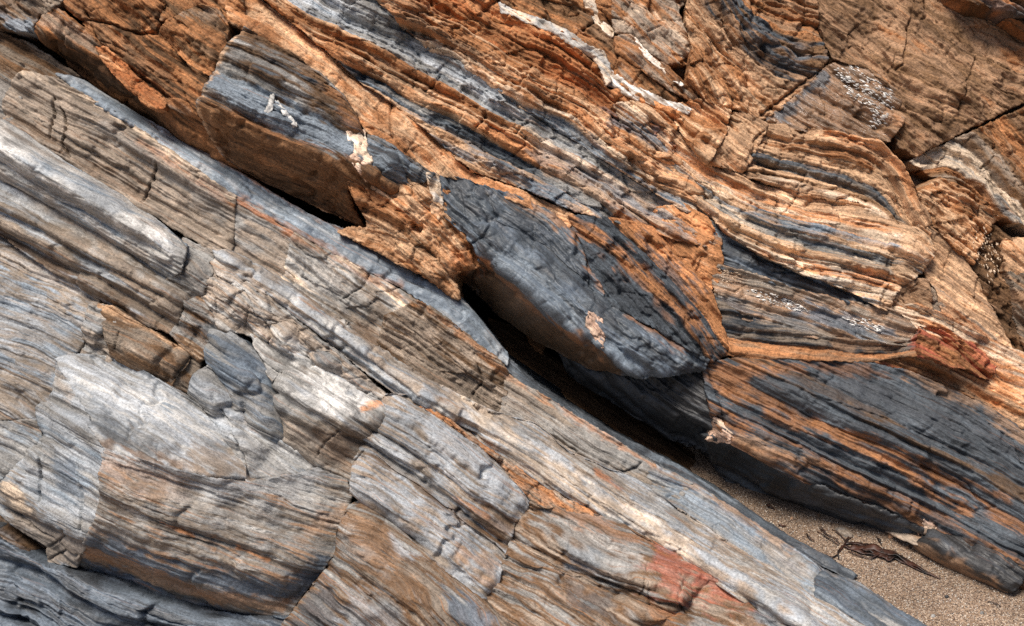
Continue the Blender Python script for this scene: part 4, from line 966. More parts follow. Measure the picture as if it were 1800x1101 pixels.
rock('bedded_rock', 'rippled orange beds with cream seams left of the quartz vein', UPP, mat=M_SAND, wall=110, guide=GC, **kU,
     outline=[(600,-110,-60),(880,-110,-80),(880,0,-60),(920,25,-50),(1000,76,-44),(1062,110,-40),(1076,150,-36),(1140,180,-34),(1190,205,-32),(1180,250,-30),(1200,300,-24),(1240,352,-18),(1272,388,-12),(1200,372,-6),(1090,304,-8),(1000,244,-10),(915,190,-14),(830,128,-16),(760,92,-18),(700,44,-20),(650,-10,-24)],
     beds=[(-400,('SBR','OBR','ORG','BRN'),-4),(-120,('ORG','OBR','RST','SBR'),4),(-86,('ORG','CRO','OBR','ORG'),8),(-56,('CRO','ORG','SBR','ORG'),6),(-34,('ORG','CRM','OBR','CRO'),4),(-20,('CRM','BLG','CRO','GRY'),-2)],
     streak=(90,8), rough=9, chip=9, chsize=44, terr=6, tthick=11, warp=12, rust=.2, lam=1.4,
     paint=[('P',[(1050,195),(1090,205),(1180,250),(1190,270),(1130,255),(1070,225)],'BLD',7,.75),('L',[(760,85),(840,118),(910,180)],'CRM',5,.6,6),('P',[(620,-40),(700,-40),(760,30),(740,60),(680,20)],'SBR',12,.5),('P',[(930,60),(1040,120),(1060,180),(960,130)],'RST',18,.35),('P',[(980,230),(1060,270),(1040,290),(960,240)],'BLG',8,.6),('P',[(1100,260),(1180,300),(1240,370),(1160,330)],'CRO',12,.6)],
     marks=[('C',[(935,118),(925,140),(912,158)],2.2,12),('C',[(980,150),(975,172),(960,180)],2,10),('C',[(800,80),(795,60),(820,55)],2.2,12),('C',[(760,0),(755,30),(735,38)],2.5,16),('S',[(1060,200),(1130,225),(1190,262)],8,14),('C',[(1085,175),(1090,220),(1085,250)],1.8,9)])
# --- blocks beyond the quartz vein
fb = rock('rock_block', 'brown angular blocks edged by a knobbly white quartz vein at the top', UPP, mat=M_SAND, ang=40, wall=110, **kU,
     outline=[(870,-110,-70),(1090,-110,-80),(1080,20,-60),(1076,60,-50),(1078,100,-44),(1150,140,-40),(1230,190,-34),(1300,208,-30),(1290,220,-30),(1200,204,-34),(1120,175,-34),(1076,150,-36),(1062,112,-38),(1000,76,-42),(920,26,-48),(872,4,-54)],
     cols=('SBR','BRN','OBR','TAN'), streak=(90,12), rough=8, chip=16, chsize=80, terr=2, rust=.1, marks=[('C',[(1020,60),(1050,40),(1040,0)],2.4,18)])
VEINS.append(lambda: vein(fb, [(878,6,-30),(900,16,-28),(940,32,-26),(965,40,-26),(1000,56,-24),(1030,80,-22),(1060,92,-20),(1072,115,-20),(1074,140,-20),(1066,150,-20),(1056,120,-20),(1040,100,-22),(1010,82,-24),(985,66,-26),(950,48,-28),(900,26,-32),(880,20,-34)], ang=30, chip=5, chsize=26, rough=6, cols=('WHT','CRM','PAL','TAN')))
VEINS.append(lambda: vein(fb, [(1062,120,-24),(1076,126,-22),(1110,150,-22),(1160,172,-20),(1215,192,-20),(1210,200,-20),(1150,186,-20),(1100,168,-22),(1068,148,-24)], ang=30, chip=4, chsize=24, cols=('CRM','TAN','WHT','ORG'), streak=(40,5)))
VEINS.append(lambda: vein(fb, [(1030,-20,-40),(1046,10,-36),(1056,34,-34),(1078,52,-32),(1076,66,-34),(1058,52,-34),(1040,28,-38),(1026,0,-42)], ang=55, chip=5, chsize=24, cols=('WHT','CRM','PAL')))
tb = rock('rock_block', 'triangular brown block with a white quartz edge near the top', UPP, mat=M_SAND, ang=45, wall=110, **kU,
     outline=[(1080,66,-20),(1110,66,-16),(1130,92,-14),(1170,120,-16),(1200,148,-20),(1236,186,-30),(1180,164,-26),(1120,120,-24),(1082,98,-26)], pts=[(1120,100,0)], cols=('SBR','OBR','TAN','SBR'), rough=5, chip=5, chsize=50, terr=2)
VEINS.append(lambda: vein(tb, [(1112,66,-8),(1118,68,-8),(1140,96,-6),(1172,124,-8),(1200,148,-12),(1197,150,-12),(1168,128,-6),(1134,100,-4)], jag=1, cols=('WHT','CRM')))
rock('rock_block', 'brown wedge of rock with pale weathered edge at the top middle', UPP, mat=M_SAND, ang=35, wall=110, **kU,
     outline=[(1078,-110,-60),(1240,-110,-70),(1215,-10,-50),(1190,20,-36),(1204,60,-28),(1214,110,-28),(1170,116,-26),(1136,88,-24),(1114,62,-26),(1080,58,-36),(1076,20,-40)], pts=[(1140,40,-8)],
     cols=('SBR','TAN','OBR','BRN'), rough=8, chip=14, chsize=70, terr=2, paint=[('L',[(1085,45),(1130,18),(1170,30),(1200,70)],'CRM',6,.5,6)])
rock('bedded_rock', 'ragged dark-seamed orange beds at the top right of centre', UPP, mat=M_SAND, wall=110, **kU,
     guide=[(1180,-60),(1250,50),(1330,120),(1450,170),(1560,230)],
     outline=[(1210,-110,-60),(1460,-110,-80),(1430,-10,-50),(1440,60,-40),(1450,108,-30),(1420,150,-26),(1380,185,-30),(1336,214,-40),(1310,206,-34),(1290,195,-30),(1240,185,-26),(1206,140,-26),(1214,90,-26),(1204,40,-32)],
     beds=[(-500,('BRN','SBR','OBR','BRN'),-6),(-66,('SBR','SLB','BRN','SBR'),2),(-30,('OBR','SBR','SLT','CRO'),0),(0,('ORG','SBR','CRO','OBR'),6),(34,('SBR','CRO','OBR','BRN'),0)],
     streak=(60,6), rough=9, chip=10, chsize=40, terr=4.5, tthick=9, warp=16, rust=.15,
     marks=[('C',[(1262,20),(1270,60),(1290,90)],2.4,14),('C',[(1330,210),(1380,170),(1440,125)],3,22)])
rock('rock_block', 'smooth pitted brown wall at the upper right above the long fissure', UPP, mat=M_SAND, wall=140, ang=48, **kU,
     outline=[(1420,-110,-90),(1640,-110,-100),(1680,10,-60),(1740,48,-50),(1800,75,-40),(1920,110,-40),(1920,130,-30),(1800,178,-24),(1740,208,-20),(1680,238,-16),(1610,274,-14),(1580,260,-10),(1562,210,-12),(1572,165,-18),(1520,122,-26),(1462,108,-34),(1440,50,-44)],
     pts=[(1600,120,-6),(1700,150,-4),(1540,40,-40)], creases=[[(1560,120,-22),(1590,165,-8),(1640,200,0)]],
     cols=('SBR','BRN','SBR','OBR'), streak=(40,14), rough=7, rsize=30, chip=8, chsize=80, terr=2, tthick=30, warp=14, rust=.05, lam=.6, hair=3,
     paint=[('P',[(1450,0),(1520,60),(1560,120),(1480,100)],'SBR',20,.4)], marks=[('C',[(1602,20),(1592,70),(1584,115),(1572,128)],2,14),('C',[(1718,98),(1700,140),(1686,180),(1684,200)],1.7,11),('S',[(1480,20),(1540,90),(1610,165)],-12,26)])
rock('rock_ledge', 'dark orange overhang with a black shadow line at the top right corner', UPP, mat=M_SAND, wall=110, ang=18, **kU,
     outline=[(1600,-110,-60),(1930,-110,-70),(1930,10,-30),(1860,44,-20),(1800,42,-20),(1760,44,-24),(1700,26,-34),(1660,6,-44)], cols=('OBR','BRN','ORG','DBR'), streak=(80,7), rough=7, terr=6, tthick=11,
     paint=[('P',[(1690,15),(1770,30),(1800,60),(1740,52)],'SLB',7,.7)], marks=[('S',[(1640,0),(1720,30),(1800,20),(1900,20)],8,10)])
rock('rock_ledge', 'brown layered ledge under the overhang at the top right corner', UPP, mat=M_SAND, wall=80, ang=14, **kU,
     outline=[(1742,50,-60),(1800,56,-50),(1930,50,-50),(1930,118,-34),(1860,100,-34),(1800,84,-40)], cols=('BRN','OBR','DBR'), rough=6, terr=6, tthick=9)
wf = rock('rock_block', 'brown facet sparkling with white flakes at the upper right', UPP, mat=M_WET, wall=60, margin=9, **kU, ang=32, bulge=6,
     outline=[(1336,216,-30),(1384,182,-24),(1420,152,-22),(1452,118,-24),(1496,108,-28),(1530,126,-24),(1574,164,-18),(1578,214,-16),(1560,250,-20),(1500,250,-24),(1450,238,-24),(1400,230,-26)], pts=[(1460,140,-12),(1520,180,-12)],
     cols=('SBR','BRN','SBR','OBR'), streak=(60,7), rough=5, terr=3, tthick=10, rust=.05, edge=(4,3), paint=[('P',[(1340,212),(1380,185),(1450,120),(1466,138),(1420,190),(1380,215)],'SLB',6,.85),('P',[(1400,170),(1440,160),(1440,190),(1400,200)],'SBR',6,.7)], marks=[('C',[(1440,160),(1450,190),(1446,215)],1.5,7)])
def flakes(parent, area, n, cols, size, seed, base='U', dh=10, ang=20):
    rr = random.Random(seed)
    P = []; Q = []; T = []
    a = math.radians(ang)
    k = 0
    while k < n:
        x = rr.uniform(min(p[0] for p in area), max(p[0] for p in area)); y = rr.uniform(min(p[1] for p in area), max(p[1] for p in area))
        if not inside(np.array([x]), np.array([y]), area)[0]: continue
        k += 1
        h = surf_h(x, y) + 0.8
        X, Y = survey(x, y, h)
        L = size * rr.uniform(.5, 1.6); W = L * rr.uniform(.14, .28); b = a + rr.uniform(-.35, .35)
        i0 = len(P)
        for j in range(6):
            t = j * math.pi / 3 + rr.uniform(-.2, .2); rad = rr.uniform(.7, 1.1)
            P.append((X + L * math.cos(t) * rad * math.cos(b) - W * math.sin(t) * rad * math.sin(b), Y + L * math.cos(t) * rad * math.sin(b) + W * math.sin(t) * rad * math.cos(b), h - 4))
        P.append((X, Y, h + rr.uniform(1, 2.5)))
        for j in range(6): T.append((i0 + (j + 1) % 6, i0 + j, i0 + 6))
    P = np.array(P); c = C(cols)
    o = link_mesh('mineral_flakes', to_world(P[:, 0], P[:, 1], P[:, 2]), np.zeros((0, 4), int), np.array(T), M_QUARTZ, np.tile(c, (len(P), 1)), P * 0.5, parent)
    o['kind'] = 'stuff'
    return o
wf_area = [(1462,116),(1500,112),(1571,161),(1571,195),(1556,225),(1526,226),(1540,200),(1500,176),(1478,142)]
VEINS.append(lambda: flakes(wf, wf_area, 260, 'WHT', 4.6, 3, dh=-6, ang=32))

# --- below the fissure, right
rock('bedded_rock', 'brown beds curling under the long fissure at the right edge', UPP, mat=M_SAND, wall=130, **kU,
     guide=[(1580,270),(1680,255),(1720,290),(1760,350),(1820,420),(1900,500)],
     outline=[(1600,284,-24),(1650,258,-26),(1720,226,-24),(1800,190,-22),(1930,140,-24),(1930,470,-10),(1850,425,-10),(1790,400,-14),(1740,385,-20),(1690,345,-24),(1640,310,-26)],
     beds=[(-500,('SBR','BRN','OBR','SBR'),8),(-40,('SBR','TAN','BRN','KHK'),6),(-12,('KHK','CRM','GRY','SBR'),2),(22,('SBR','OBR','BRN','TAN'),-2)],
     streak=(70,9), rough=9, chip=10, chsize=50, terr=5, tthick=14, warp=12, rust=.1, marks=[('C',[(1740,250),(1736,280),(1720,300)],2,10)])
rock('bedded_rock', 'brown and orange beds with a bright orange rim above the cream nose', UPP, mat=M_SAND, wall=140, **kU,
     guide=[(1290,250),(1400,268),(1490,288),(1550,312),(1590,360),(1615,430)],
     outline=[(1330,222,-26),(1350,214,-26),(1420,232,-26),(1500,246,-24),(1548,262,-22),(1582,300,-18),(1608,350,-12),(1624,396,-8),(1600,412,-8),(1540,380,-2),(1470,356,-2),(1400,340,-4),(1340,326,-8),(1290,306,-10),(1300,280,-14),(1318,250,-20)],
     beds=[(-300,('ORG','CRO','SBR','ORG'),4),(-16,('SBR','CRO','OBR','SBR'),-2),(0,('SBR','CRO','SBR','CRO'),2),(16,('SBR','SLB','KHK','SBR'),-6),(30,('SBR','CRO','BRN','CRO'),3),(46,('CRO','CRM','SBR','CRO'),2)],
     streak=(110,6), rough=6, chip=8, chsize=50, terr=5, tthick=9, warp=8, lam=1.6, rust=.1,
     paint=[('L',[(1450,236),(1540,262),(1580,305),(1604,360)],'ORG',7,.8,14),('L',[(1500,250),(1552,272)],'CRO',4,.6,6)],
     marks=[('C',[(1480,236),(1490,250),(1520,258)],1.8,9),('S',[(1320,290),(1400,300),(1500,325),(1570,365)],-8,10),('C',[(1420,300),(1405,322),(1390,335)],1.8,8)])
rock('bedded_rock', 'cream and pale blue strands sweeping down into a blunt folded nose', UPP, mat=M_SAND, wall=140, **kU,
     guide=[(1070,205),(1150,262),(1210,320),(1270,366),(1340,396),(1420,420),(1520,440),(1600,462),(1640,500)],
     outline=[(1078,190,-24),(1120,184,-24),(1160,202,-22),(1200,240,-18),(1245,284,-14),(1290,300,-10),(1340,320,-6),(1400,334,-2),(1470,350,0),(1540,374,0),(1596,402,-4),(1624,398,-8),(1632,440,-4),(1616,478,0),(1580,502,2),(1562,518,2),(1560,548,-6),(1530,538,0),(1480,507,6),(1400,478,8),(1330,448,8),(1268,408,4),(1250,382,-4),(1205,345,-10),(1150,290,-16),(1100,240,-20)],
     creases=[[(1290,372,12),(1400,418,24),(1500,442,32),(1592,446,28)]], pts=[(1330,350,6)],
     beds=[(-300,('CRO','ORG','SBR','CRO'),2),(-62,('CRM','CRO','SBR','CRM'),4),(-40,('CRO','CRM','ORG','CRM'),0),(-20,('CRM','CRO','BLG','CRM'),4),(-2,('BLG','GRY','CRM','BLG'),-3),(14,('CRM','CRO','TAN','CRM'),6),(34,('CRO','CRM','ORG','TAN'),2),(52,('BLG','CRM','GRY','BLG'),2),(70,('CRM','CRO','GRY','BLG'),4)],
     streak=(170,5), rough=5, chip=6, chsize=70, terr=5, tthick=8, warp=7, lam=2.0, rust=.25, hair=6,
     paint=[('P',[(1560,400),(1628,400),(1632,450),(1600,490),(1560,510),(1580,450)],'CRO',10,.8),('P',[(1380,340),(1470,352),(1560,390),(1480,385)],'CRO',10,.5)],
     marks=[('S',[(1240,300),(1330,345),(1420,372),(1540,405)],-8,10),('S',[(1270,365),(1380,410),(1500,440),(1590,470)],-9,10),('C',[(1258,330),(1268,355),(1272,385)],1.8,9),('C',[(1400,340),(1392,362),(1372,380)],1.8,8),('C',[(1562,452),(1560,480),(1552,512)],2,8)])
rock('rock_block', 'brown ribbed block with a joint on its right side above the cream strands', UPP, mat=M_SAND, wall=90, ang=62, **kU,
     outline=[(1176,196,-22),(1190,184,-22),(1240,180,-20),(1278,202,-20),(1272,236,-12),(1250,272,-6),(1238,292,-8),(1200,250,-14)], pts=[(1230,230,6)], cols=('SBR','OBR','CRO','SBR'), streak=(60,8), rough=5, chip=6, chsize=44, terr=4, tthick=10)
rock('rock_block', 'orange block with a curved crack between the ribbed block and the layered nose', UPP, mat=M_SAND, wall=90, ang=58, **kU,
     outline=[(1278,202,-20),(1312,206,-22),(1346,220,-22),(1334,248,-14),(1316,284,-6),(1298,306,-6),(1240,292,-8),(1252,270,-6),(1273,236,-10)], pts=[(1290,250,10)], cols=('ORG','CRO','SBR','ORG'), streak=(60,10), rough=6, chip=7, chsize=40, terr=3, marks=[('C',[(1340,232),(1322,250),(1318,280)],2.2,12)])
rock('rock_block', 'orange rounded block stepping down beside the slate lens', UPP, mat=M_SAND, wall=110, ang=40, **kU,
     outline=[(1150,366,-10),(1200,360,0),(1240,383,6),(1258,418,8),(1268,455,8),(1262,495,2),(1246,514,-4),(1210,490,-12),(1170,450,-14),(1130,400,-14)], pts=[(1235,440,14)], edge=(4,3),
     cols=('ORG','OBR','ORG','CRO'), streak=(60,14), rough=4, chip=5, chsize=40, terr=1.5, lam=.5, hair=2, bulge=6, marks=[('C',[(1190,380),(1215,400),(1240,405)],1.6,8),('C',[(1215,402),(1225,440)],1.6,8)])
rock('bedded_rock', 'slate band with broad orange streaks curving down to a point below the slate overhang', UPP, mat=M_SAND, wall=120, **kU,
     guide=[(960,330),(1060,400),(1150,480),(1220,560),(1280,640)],
     outline=[(1000,380,4),(1060,384,2),(1120,396,0),(1165,402,0),(1198,442,4),(1224,484,6),(1246,512,4),(1262,550,8),(1278,600,12),(1282,622,8),(1262,632,6),(1244,638,8),(1220,622,15),(1160,582,15),(1100,550,15),(1060,532,11),(1044,490,5),(1028,440,2)],
     beds=[(-300,('OBR','ORG','OBR','SLB'),2),(-16,('SLB','SLT','SLB','KHK'),4),(8,('SLB','SLT','OBR','SLB'),6),(30,('SLB','SLT','SLB','SLT'),0)],
     streak=(120,16), hair=3, rough=5, chip=5, chsize=50, terr=3, warp=10, rust=.1,
     paint=[('P',[(1000,385),(1030,400),(1080,440),(1120,470),(1180,520),(1260,600),(1275,620),(1240,600),(1180,550),(1100,480),(1040,425)],'OBR',9,.85),('P',[(1020,385),(1070,400),(1130,450),(1090,430)],'SLB',8,.8),('P',[(1120,420),(1180,460),(1230,520),(1200,520),(1150,470)],'SLB',9,.7),('P',[(1050,450),(1100,480),(1160,540),(1200,590),(1120,545),(1060,500)],'SLT',9,.6),('P',[(1060,425),(1100,440),(1110,465),(1080,460)],'ORG',8,.6)],
     marks=[('S',[(1010,395),(1090,460),(1180,540),(1260,620)],7,12),('C',[(1120,410),(1180,460),(1230,520)],1.5,6),('C',[(1225,540),(1240,575)],1.4,6)])
rock('rock_slab', 'dark slate lens with a pale blue upper edge right of the orange block', UPP, mat=M_SMOOTH, wall=80, **kU,
     guide=[(1230,405),(1330,440),(1400,470),(1480,500),(1560,545)],
     outline=[(1228,402,8),(1262,398,4),(1330,434,4),(1395,468,4),(1430,476,4),(1480,496,4),(1530,530,4),(1562,550,-2),(1480,540,-4),(1400,516,-4),(1330,490,-6),(1262,470,-6),(1252,440,2)],
     cols=('SLB','SLT','BLD','SLB'), streak=(150,8), rough=5, terr=3, rust=.05, paint=[('L',[(1230,403),(1300,420),(1330,437),(1400,472),(1480,500),(1540,538)],'BLG',5,.8,8)],
     marks=[('S',[(1330,440),(1320,455),(1395,480),(1400,476)],8,10),('C',[(1350,480),(1430,480),(1395,470)],1.6,8)])
wet = rock('rock_slab', 'tan slab with glittering white mineral patches under the slate lens', UPP, mat=M_WET, wall=90, **kU,
     guide=[(1250,485),(1340,510),(1440,540),(1540,580),(1620,610)],
     outline=[(1260,466,10),(1330,486,8),(1400,510,8),(1480,530,8),(1560,546,8),(1592,566,6),(1606,590,8),(1590,606,8),(1540,604,4),(1460,598,0),(1380,585,-4),(1300,560,-6),(1256,520,-4),(1250,490,4)],
     cols=('TAN','SBR','KHK','TAN'), streak=(150,14), rough=4, terr=3, tthick=18, rust=.1,
     paint=[('P',[(1380,530),(1460,545),(1560,585),(1540,600),(1440,575)],'BLD',9,.8),('P',[(1250,515),(1310,535),(1330,560),(1270,545)],'SLB',7,.7),('P',[(1320,545),(1400,560),(1460,590),(1380,580)],'SLB',8,.6)],
     marks=[('C',[(1288,515),(1312,500)],1.2,5),('S',[(1260,515),(1330,540),(1420,570)],6,10)])
VEINS.append(lambda: flakes(wet, [(1262,472),(1300,480),(1306,496),(1270,496)], 60, 'CRM', 3.2, 5, dh=8, ang=25))
VEINS.append(lambda: flakes(wet, [(1310,510),(1330,510),(1380,522),(1428,548),(1400,548),(1340,530)], 110, 'WHT', 3.8, 6, dh=6, ang=28))
VEINS.append(lambda: flakes(wet, [(1482,558),(1530,562),(1560,578),(1545,586),(1500,574)], 50, 'WHT', 4.6, 7, dh=8, ang=25))
rock('bedded_rock', 'slate and orange beds resting on the long horizontal joint', UPP, mat=M_SAND, wall=80, **kU,
     guide=[(1260,590),(1340,600),(1440,610),(1520,622),(1600,610)],
     outline=[(1254,520,0),(1300,556,4),(1380,580,6),(1460,594,8),(1540,602,10),(1592,604,10),(1612,580,12),(1622,600,12),(1612,622,8),(1580,626,4),(1530,634,2),(1460,632,2),(1380,630,2),(1300,628,2),(1280,622,6),(1276,590,2)],
     beds=[(-200,('SLB','SLT','KHK','SLB'),6),(2,('OBR','ORG','SBR','OBR'),10)], streak=(120,8), rough=4, terr=3, rust=.1,
     paint=[('P',[(1470,590),(1560,600),(1600,600),(1560,622),(1460,615)],'SBR',8,.7),('P',[(1590,590),(1622,575),(1616,610),(1596,615)],'RED',6,.7)])
red = rock('rock_ledge', 'brick-red stained ledge at the right', UPP, mat=M_SAND, wall=70, ang=24, **kU,
     outline=[(1608,576,10),(1640,582,10),(1700,606,8),(1745,645,4),(1735,668,2),(1690,648,8),(1640,636,10),(1604,624,6)], cols=('RED','OBR','RED','RST'), rough=5, chip=6, chsize=50, terr=4, jag=4)
rock('bedded_rock', 'cream and orange bed running off the right edge above the striped slate', UPP, mat=M_SAND, wall=110, **kU,
     guide=[(1540,540),(1620,566),(1700,610),(1800,660),(1920,720)],
     outline=[(1556,544,-4),(1600,536,-6),(1660,560,-6),(1730,596,-6),(1800,625,-6),(1930,690,-6),(1930,840,6),(1860,800,6),(1790,748,4),(1720,704,2),(1650,672,0),(1590,650,-2),(1540,640,-4),(1530,632,0),(1604,622,0),(1612,590,-4),(1590,560,-4)],
     beds=[(-200,('CRO','CRM','ORG','TAN'),4),(18,('OBR','CRO','ORG','SBR'),2),(46,('ORG','OBR','SBR','CRO'),6)], streak=(120,8), rough=6, chip=6, chsize=50, terr=4, tthick=12, rust=.2,
     paint=[('L',[(1640,640),(1720,690),(1800,730)],'RST',8,.5,10),('P',[(1520,635),(1560,640),(1600,665),(1560,660)],'RED',6,.6)], marks=[('S',[(1600,650),(1700,690),(1800,745)],-6,12)])
# --- small blocks under the nose and the right edge
rock('rock_block', 'small tan cube of rock tucked under the cream nose', UPP, mat=M_SAND, wall=80, ang=20, **kU,
     outline=[(1566,502,0),(1600,490,4),(1626,492,4),(1632,520,8),(1630,552,0),(1600,552,-4),(1562,546,-4)], cols=('CRO','SBR','TAN'), rough=5, chip=5, chsize=30, terr=3)
rock('rock_block', 'smaller brown cube of rock beside the tan cube', UPP, mat=M_SAND, wall=70, ang=30, **kU,
     outline=[(1630,508,4),(1650,510,8),(1666,524,6),(1654,548,2),(1646,562,-4),(1632,552,0)], cols=('SBR','TAN','BRN'), rough=4, chip=4, chsize=24, terr=2)
rock('rock_slab', 'smooth pale tan slab standing upright at the right', UPP, mat=M_SAND, wall=90, ang=60, **kU,
     outline=[(1612,400,-10),(1640,402,-8),(1668,440,-4),(1700,470,-6),(1730,520,-6),(1752,570,-6),(1776,614,-8),(1730,602,-4),(1680,566,0),(1652,548,0),(1640,508,-4),(1622,480,-8)], pts=[(1680,510,6)],
     cols=('TAN','CRO','SBR','TAN'), streak=(80,16), rough=5, chip=6, chsize=70, terr=2, marks=[('C',[(1668,440),(1660,480),(1648,500)],1.6,8),('S',[(1640,520),(1690,560),(1730,595)],-5,8)])
rock('rock_block', 'rough orange rubble rock below the curling beds at the right', UPP, mat=M_SAND, wall=80, ang=45, **kU,
     outline=[(1606,340,-22),(1640,318,-24),(1690,350,-20),(1736,388,-16),(1720,420,-14),(1700,465,-14),(1668,440,-12),(1640,402,-14),(1618,392,-14)], cols=('SBR','CRO','OBR','BRN'), streak=(40,8), rough=10, chip=16, chsize=36, terr=5, tthick=9)
dk = rock('rock_block', 'dark cracked rock laced with white quartz at the right edge', UPP, mat=M_SAND, wall=80, ang=70, **kU,
     outline=[(1700,410,-26),(1730,392,-26),(1762,420,-24),(1770,470,-22),(1776,540,-18),(1790,620,-16),(1770,610,-16),(1748,562,-16),(1728,516,-16),(1702,466,-18)], cols=('UMB','BRN','DBR','SBR'), streak=(30,8), rough=10, chip=14, chsize=26, terr=4)
VEINS.append(lambda: flakes(dk, [(1705,412),(1735,398),(1756,425),(1762,470),(1742,500),(1720,470)], 90, 'CRM', 3.4, 9, dh=-20, ang=75))
rock('rock_block', 'orange block with a smooth front at the right edge', UPP, mat=M_SAND, wall=90, ang=12, **kU,
     outline=[(1756,424,-10),(1800,420,-8),(1930,440,-8),(1930,505,-4),(1840,496,-4),(1766,478,-8)], creases=[[(1760,440,4),(1840,448,6),(1930,460,6)]], cols=('ORG','CRO','OBR'), rough=4, chip=4, chsize=60, terr=3)
rock('rock_block', 'brown laminated block below the orange block at the right edge', UPP, mat=M_SAND, wall=90, ang=25, **kU,
     outline=[(1768,480,-12),(1840,498,-8),(1930,506,-8),(1930,690,-4),(1800,622,-8),(1786,600,-12),(1776,540,-12)], cols=('BRN','SBR','KHK','UMB'), rough=6, chip=7, chsize=40, terr=5, tthick=10)

# --- the big striped slate mass, lower right
GD = [(1230,640),(1300,680),(1400,725),(1500,775),(1600,820),(1700,870),(1800,930),(1920,1010)]
big = rock('bedded_rock', 'big slate mass with orange stripes overhanging the sand at the lower right', UPP, mat=M_SLATE, wall=120, guide=GD, **kU,
     outline=[(1238,646,0),(1262,634,6),(1290,632,6),(1400,634,4),(1520,638,4),(1590,652,2),(1650,676,2),(1720,706,2),(1790,750,2),(1860,802,2),(1930,850,4),(1930,1150,-20),(1850,1075,-20),(1800,1034,-14),(1770,1020,-16),(1700,985,-14),(1640,945,0),(1625,926,6),(1560,905,4),(1460,866,2),(1380,832,0),(1310,792,-2),(1268,766,0),(1250,730,4),(1240,690,2)],
     creases=[[(1290,770,16),(1390,815,22),(1480,850,24),(1570,885,26),(1640,915,26),(1740,965,24),(1820,1020,14)],[(1260,660,10),(1360,680,16),(1500,720,24),(1650,770,26),(1800,840,24)]],
     beds=[(-300,('SLT','SLB','SLT','SLT'),0),(-64,('SLT','SLB','UMB','SLT'),3),(-36,('SLT','SLB','SLT','SLB'),4),(-8,('SLT','ODK','SLB','SLT'),2),(16,('SLT','SLB','SLT','BLK'),4),(44,('SLB','SLT','ODK','SLB'),2)],  # dark slate mixes: shade of the undercut put into the rock's colour
     streak=(220,10), rough=5, terr=2.6, tthick=15, warp=7, lam=1.2, rust=.12, soft=6,
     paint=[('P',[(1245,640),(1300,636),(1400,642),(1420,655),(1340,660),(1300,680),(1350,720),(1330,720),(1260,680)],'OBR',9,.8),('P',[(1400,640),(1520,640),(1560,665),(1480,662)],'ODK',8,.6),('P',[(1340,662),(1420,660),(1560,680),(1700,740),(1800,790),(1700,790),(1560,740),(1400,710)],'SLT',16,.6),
            ('L',[(1270,690),(1340,725),(1440,755),(1540,800),(1620,850),(1700,900)],'OBR',7,.8,13),('L',[(1420,740),(1530,775),(1640,820)],'OBR',6,.75,9),('L',[(1640,840),(1700,850),(1760,872)],'ODK',7,.7,10),('P',[(1290,770),(1330,765),(1380,790),(1460,815),(1440,825),(1360,805)],'SBR',8,.7),('P',[(1350,790),(1450,815),(1480,830),(1420,822)],'ODK',7,.5),
            ('L',[(1300,735),(1400,780),(1500,820),(1600,870),(1680,930)],'SLB',8,.5,14),('L',[(1640,930),(1720,965),(1800,1010)],'SBR',7,.6,9),('L',[(1590,655),(1690,700),(1800,770)],'SBR',7,.7,16)],
     marks=[('S',[(1280,700),(1400,752),(1520,800),(1640,860),(1750,920)],-9,10),('C',[(1640,815),(1700,850),(1725,895)],1.6,8),('S',[(1300,760),(1400,800),(1520,850)],7,10),('C',[(1730,740),(1780,775),(1800,820)],1.8,9),('S',[(1420,690),(1560,735),(1700,800)],-7,12),('C',[(1243,650),(1262,700),(1272,745)],1.8,8)])
VEINS.append(lambda: vein(big, [(1258,736,16),(1266,738,16),(1274,752,16),(1290,766,14),(1286,776,8),(1262,778,4),(1242,772,0),(1254,756,10)], cols=('CRM','PNK','SBR')))
VEINS.append(lambda: vein(big, [(1628,914,30),(1640,920,30),(1646,940,28),(1640,950,22),(1620,945,18),(1614,934,22)], cols=('CRM','PNK','WHT')))
def under_h(x, y):
    return float(base_h('U', x, y))
rock('rock_ledge', 'blue-black undercut slate face meeting the sand at the lower right', UPP, mat=M_SMOOTH, wall=120, **kU,
     guide=[(1240,765),(1300,800),(1400,850),(1500,885),(1600,920),(1660,945)],
     outline=[(1236,768,-6),(1262,764,4),(1310,788,10),(1380,828,14),(1460,862,18),(1560,900,20),(1622,926,18),(1642,950,-16),(1600,956,-50),(1500,930,-100),(1400,900,-130),(1330,872,-150),(1262,830,-150)],
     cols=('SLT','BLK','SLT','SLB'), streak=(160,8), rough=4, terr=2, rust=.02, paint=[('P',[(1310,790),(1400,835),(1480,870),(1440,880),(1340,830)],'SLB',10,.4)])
rock('rock_ledge', 'dark slate toe with a brown worn underside at the right end of the sand', UPP, mat=M_SMOOTH, wall=120, ang=30, **kU,
     outline=[(1636,936,24),(1690,946,34),(1760,975,34),(1800,1005,30),(1796,1022,34),(1780,1032,26),(1740,1028,-8),(1680,1012,-20),(1620,985,-20),(1600,960,-10)],
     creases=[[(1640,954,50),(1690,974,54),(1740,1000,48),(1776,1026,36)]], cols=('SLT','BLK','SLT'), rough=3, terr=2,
     paint=[('P',[(1590,955),(1640,960),(1700,985),(1750,1015),(1770,1040),(1700,1030),(1620,990)],'SBR',6,.9)], marks=[('C',[(1740,995),(1756,1008),(1760,1015)],1,3)])
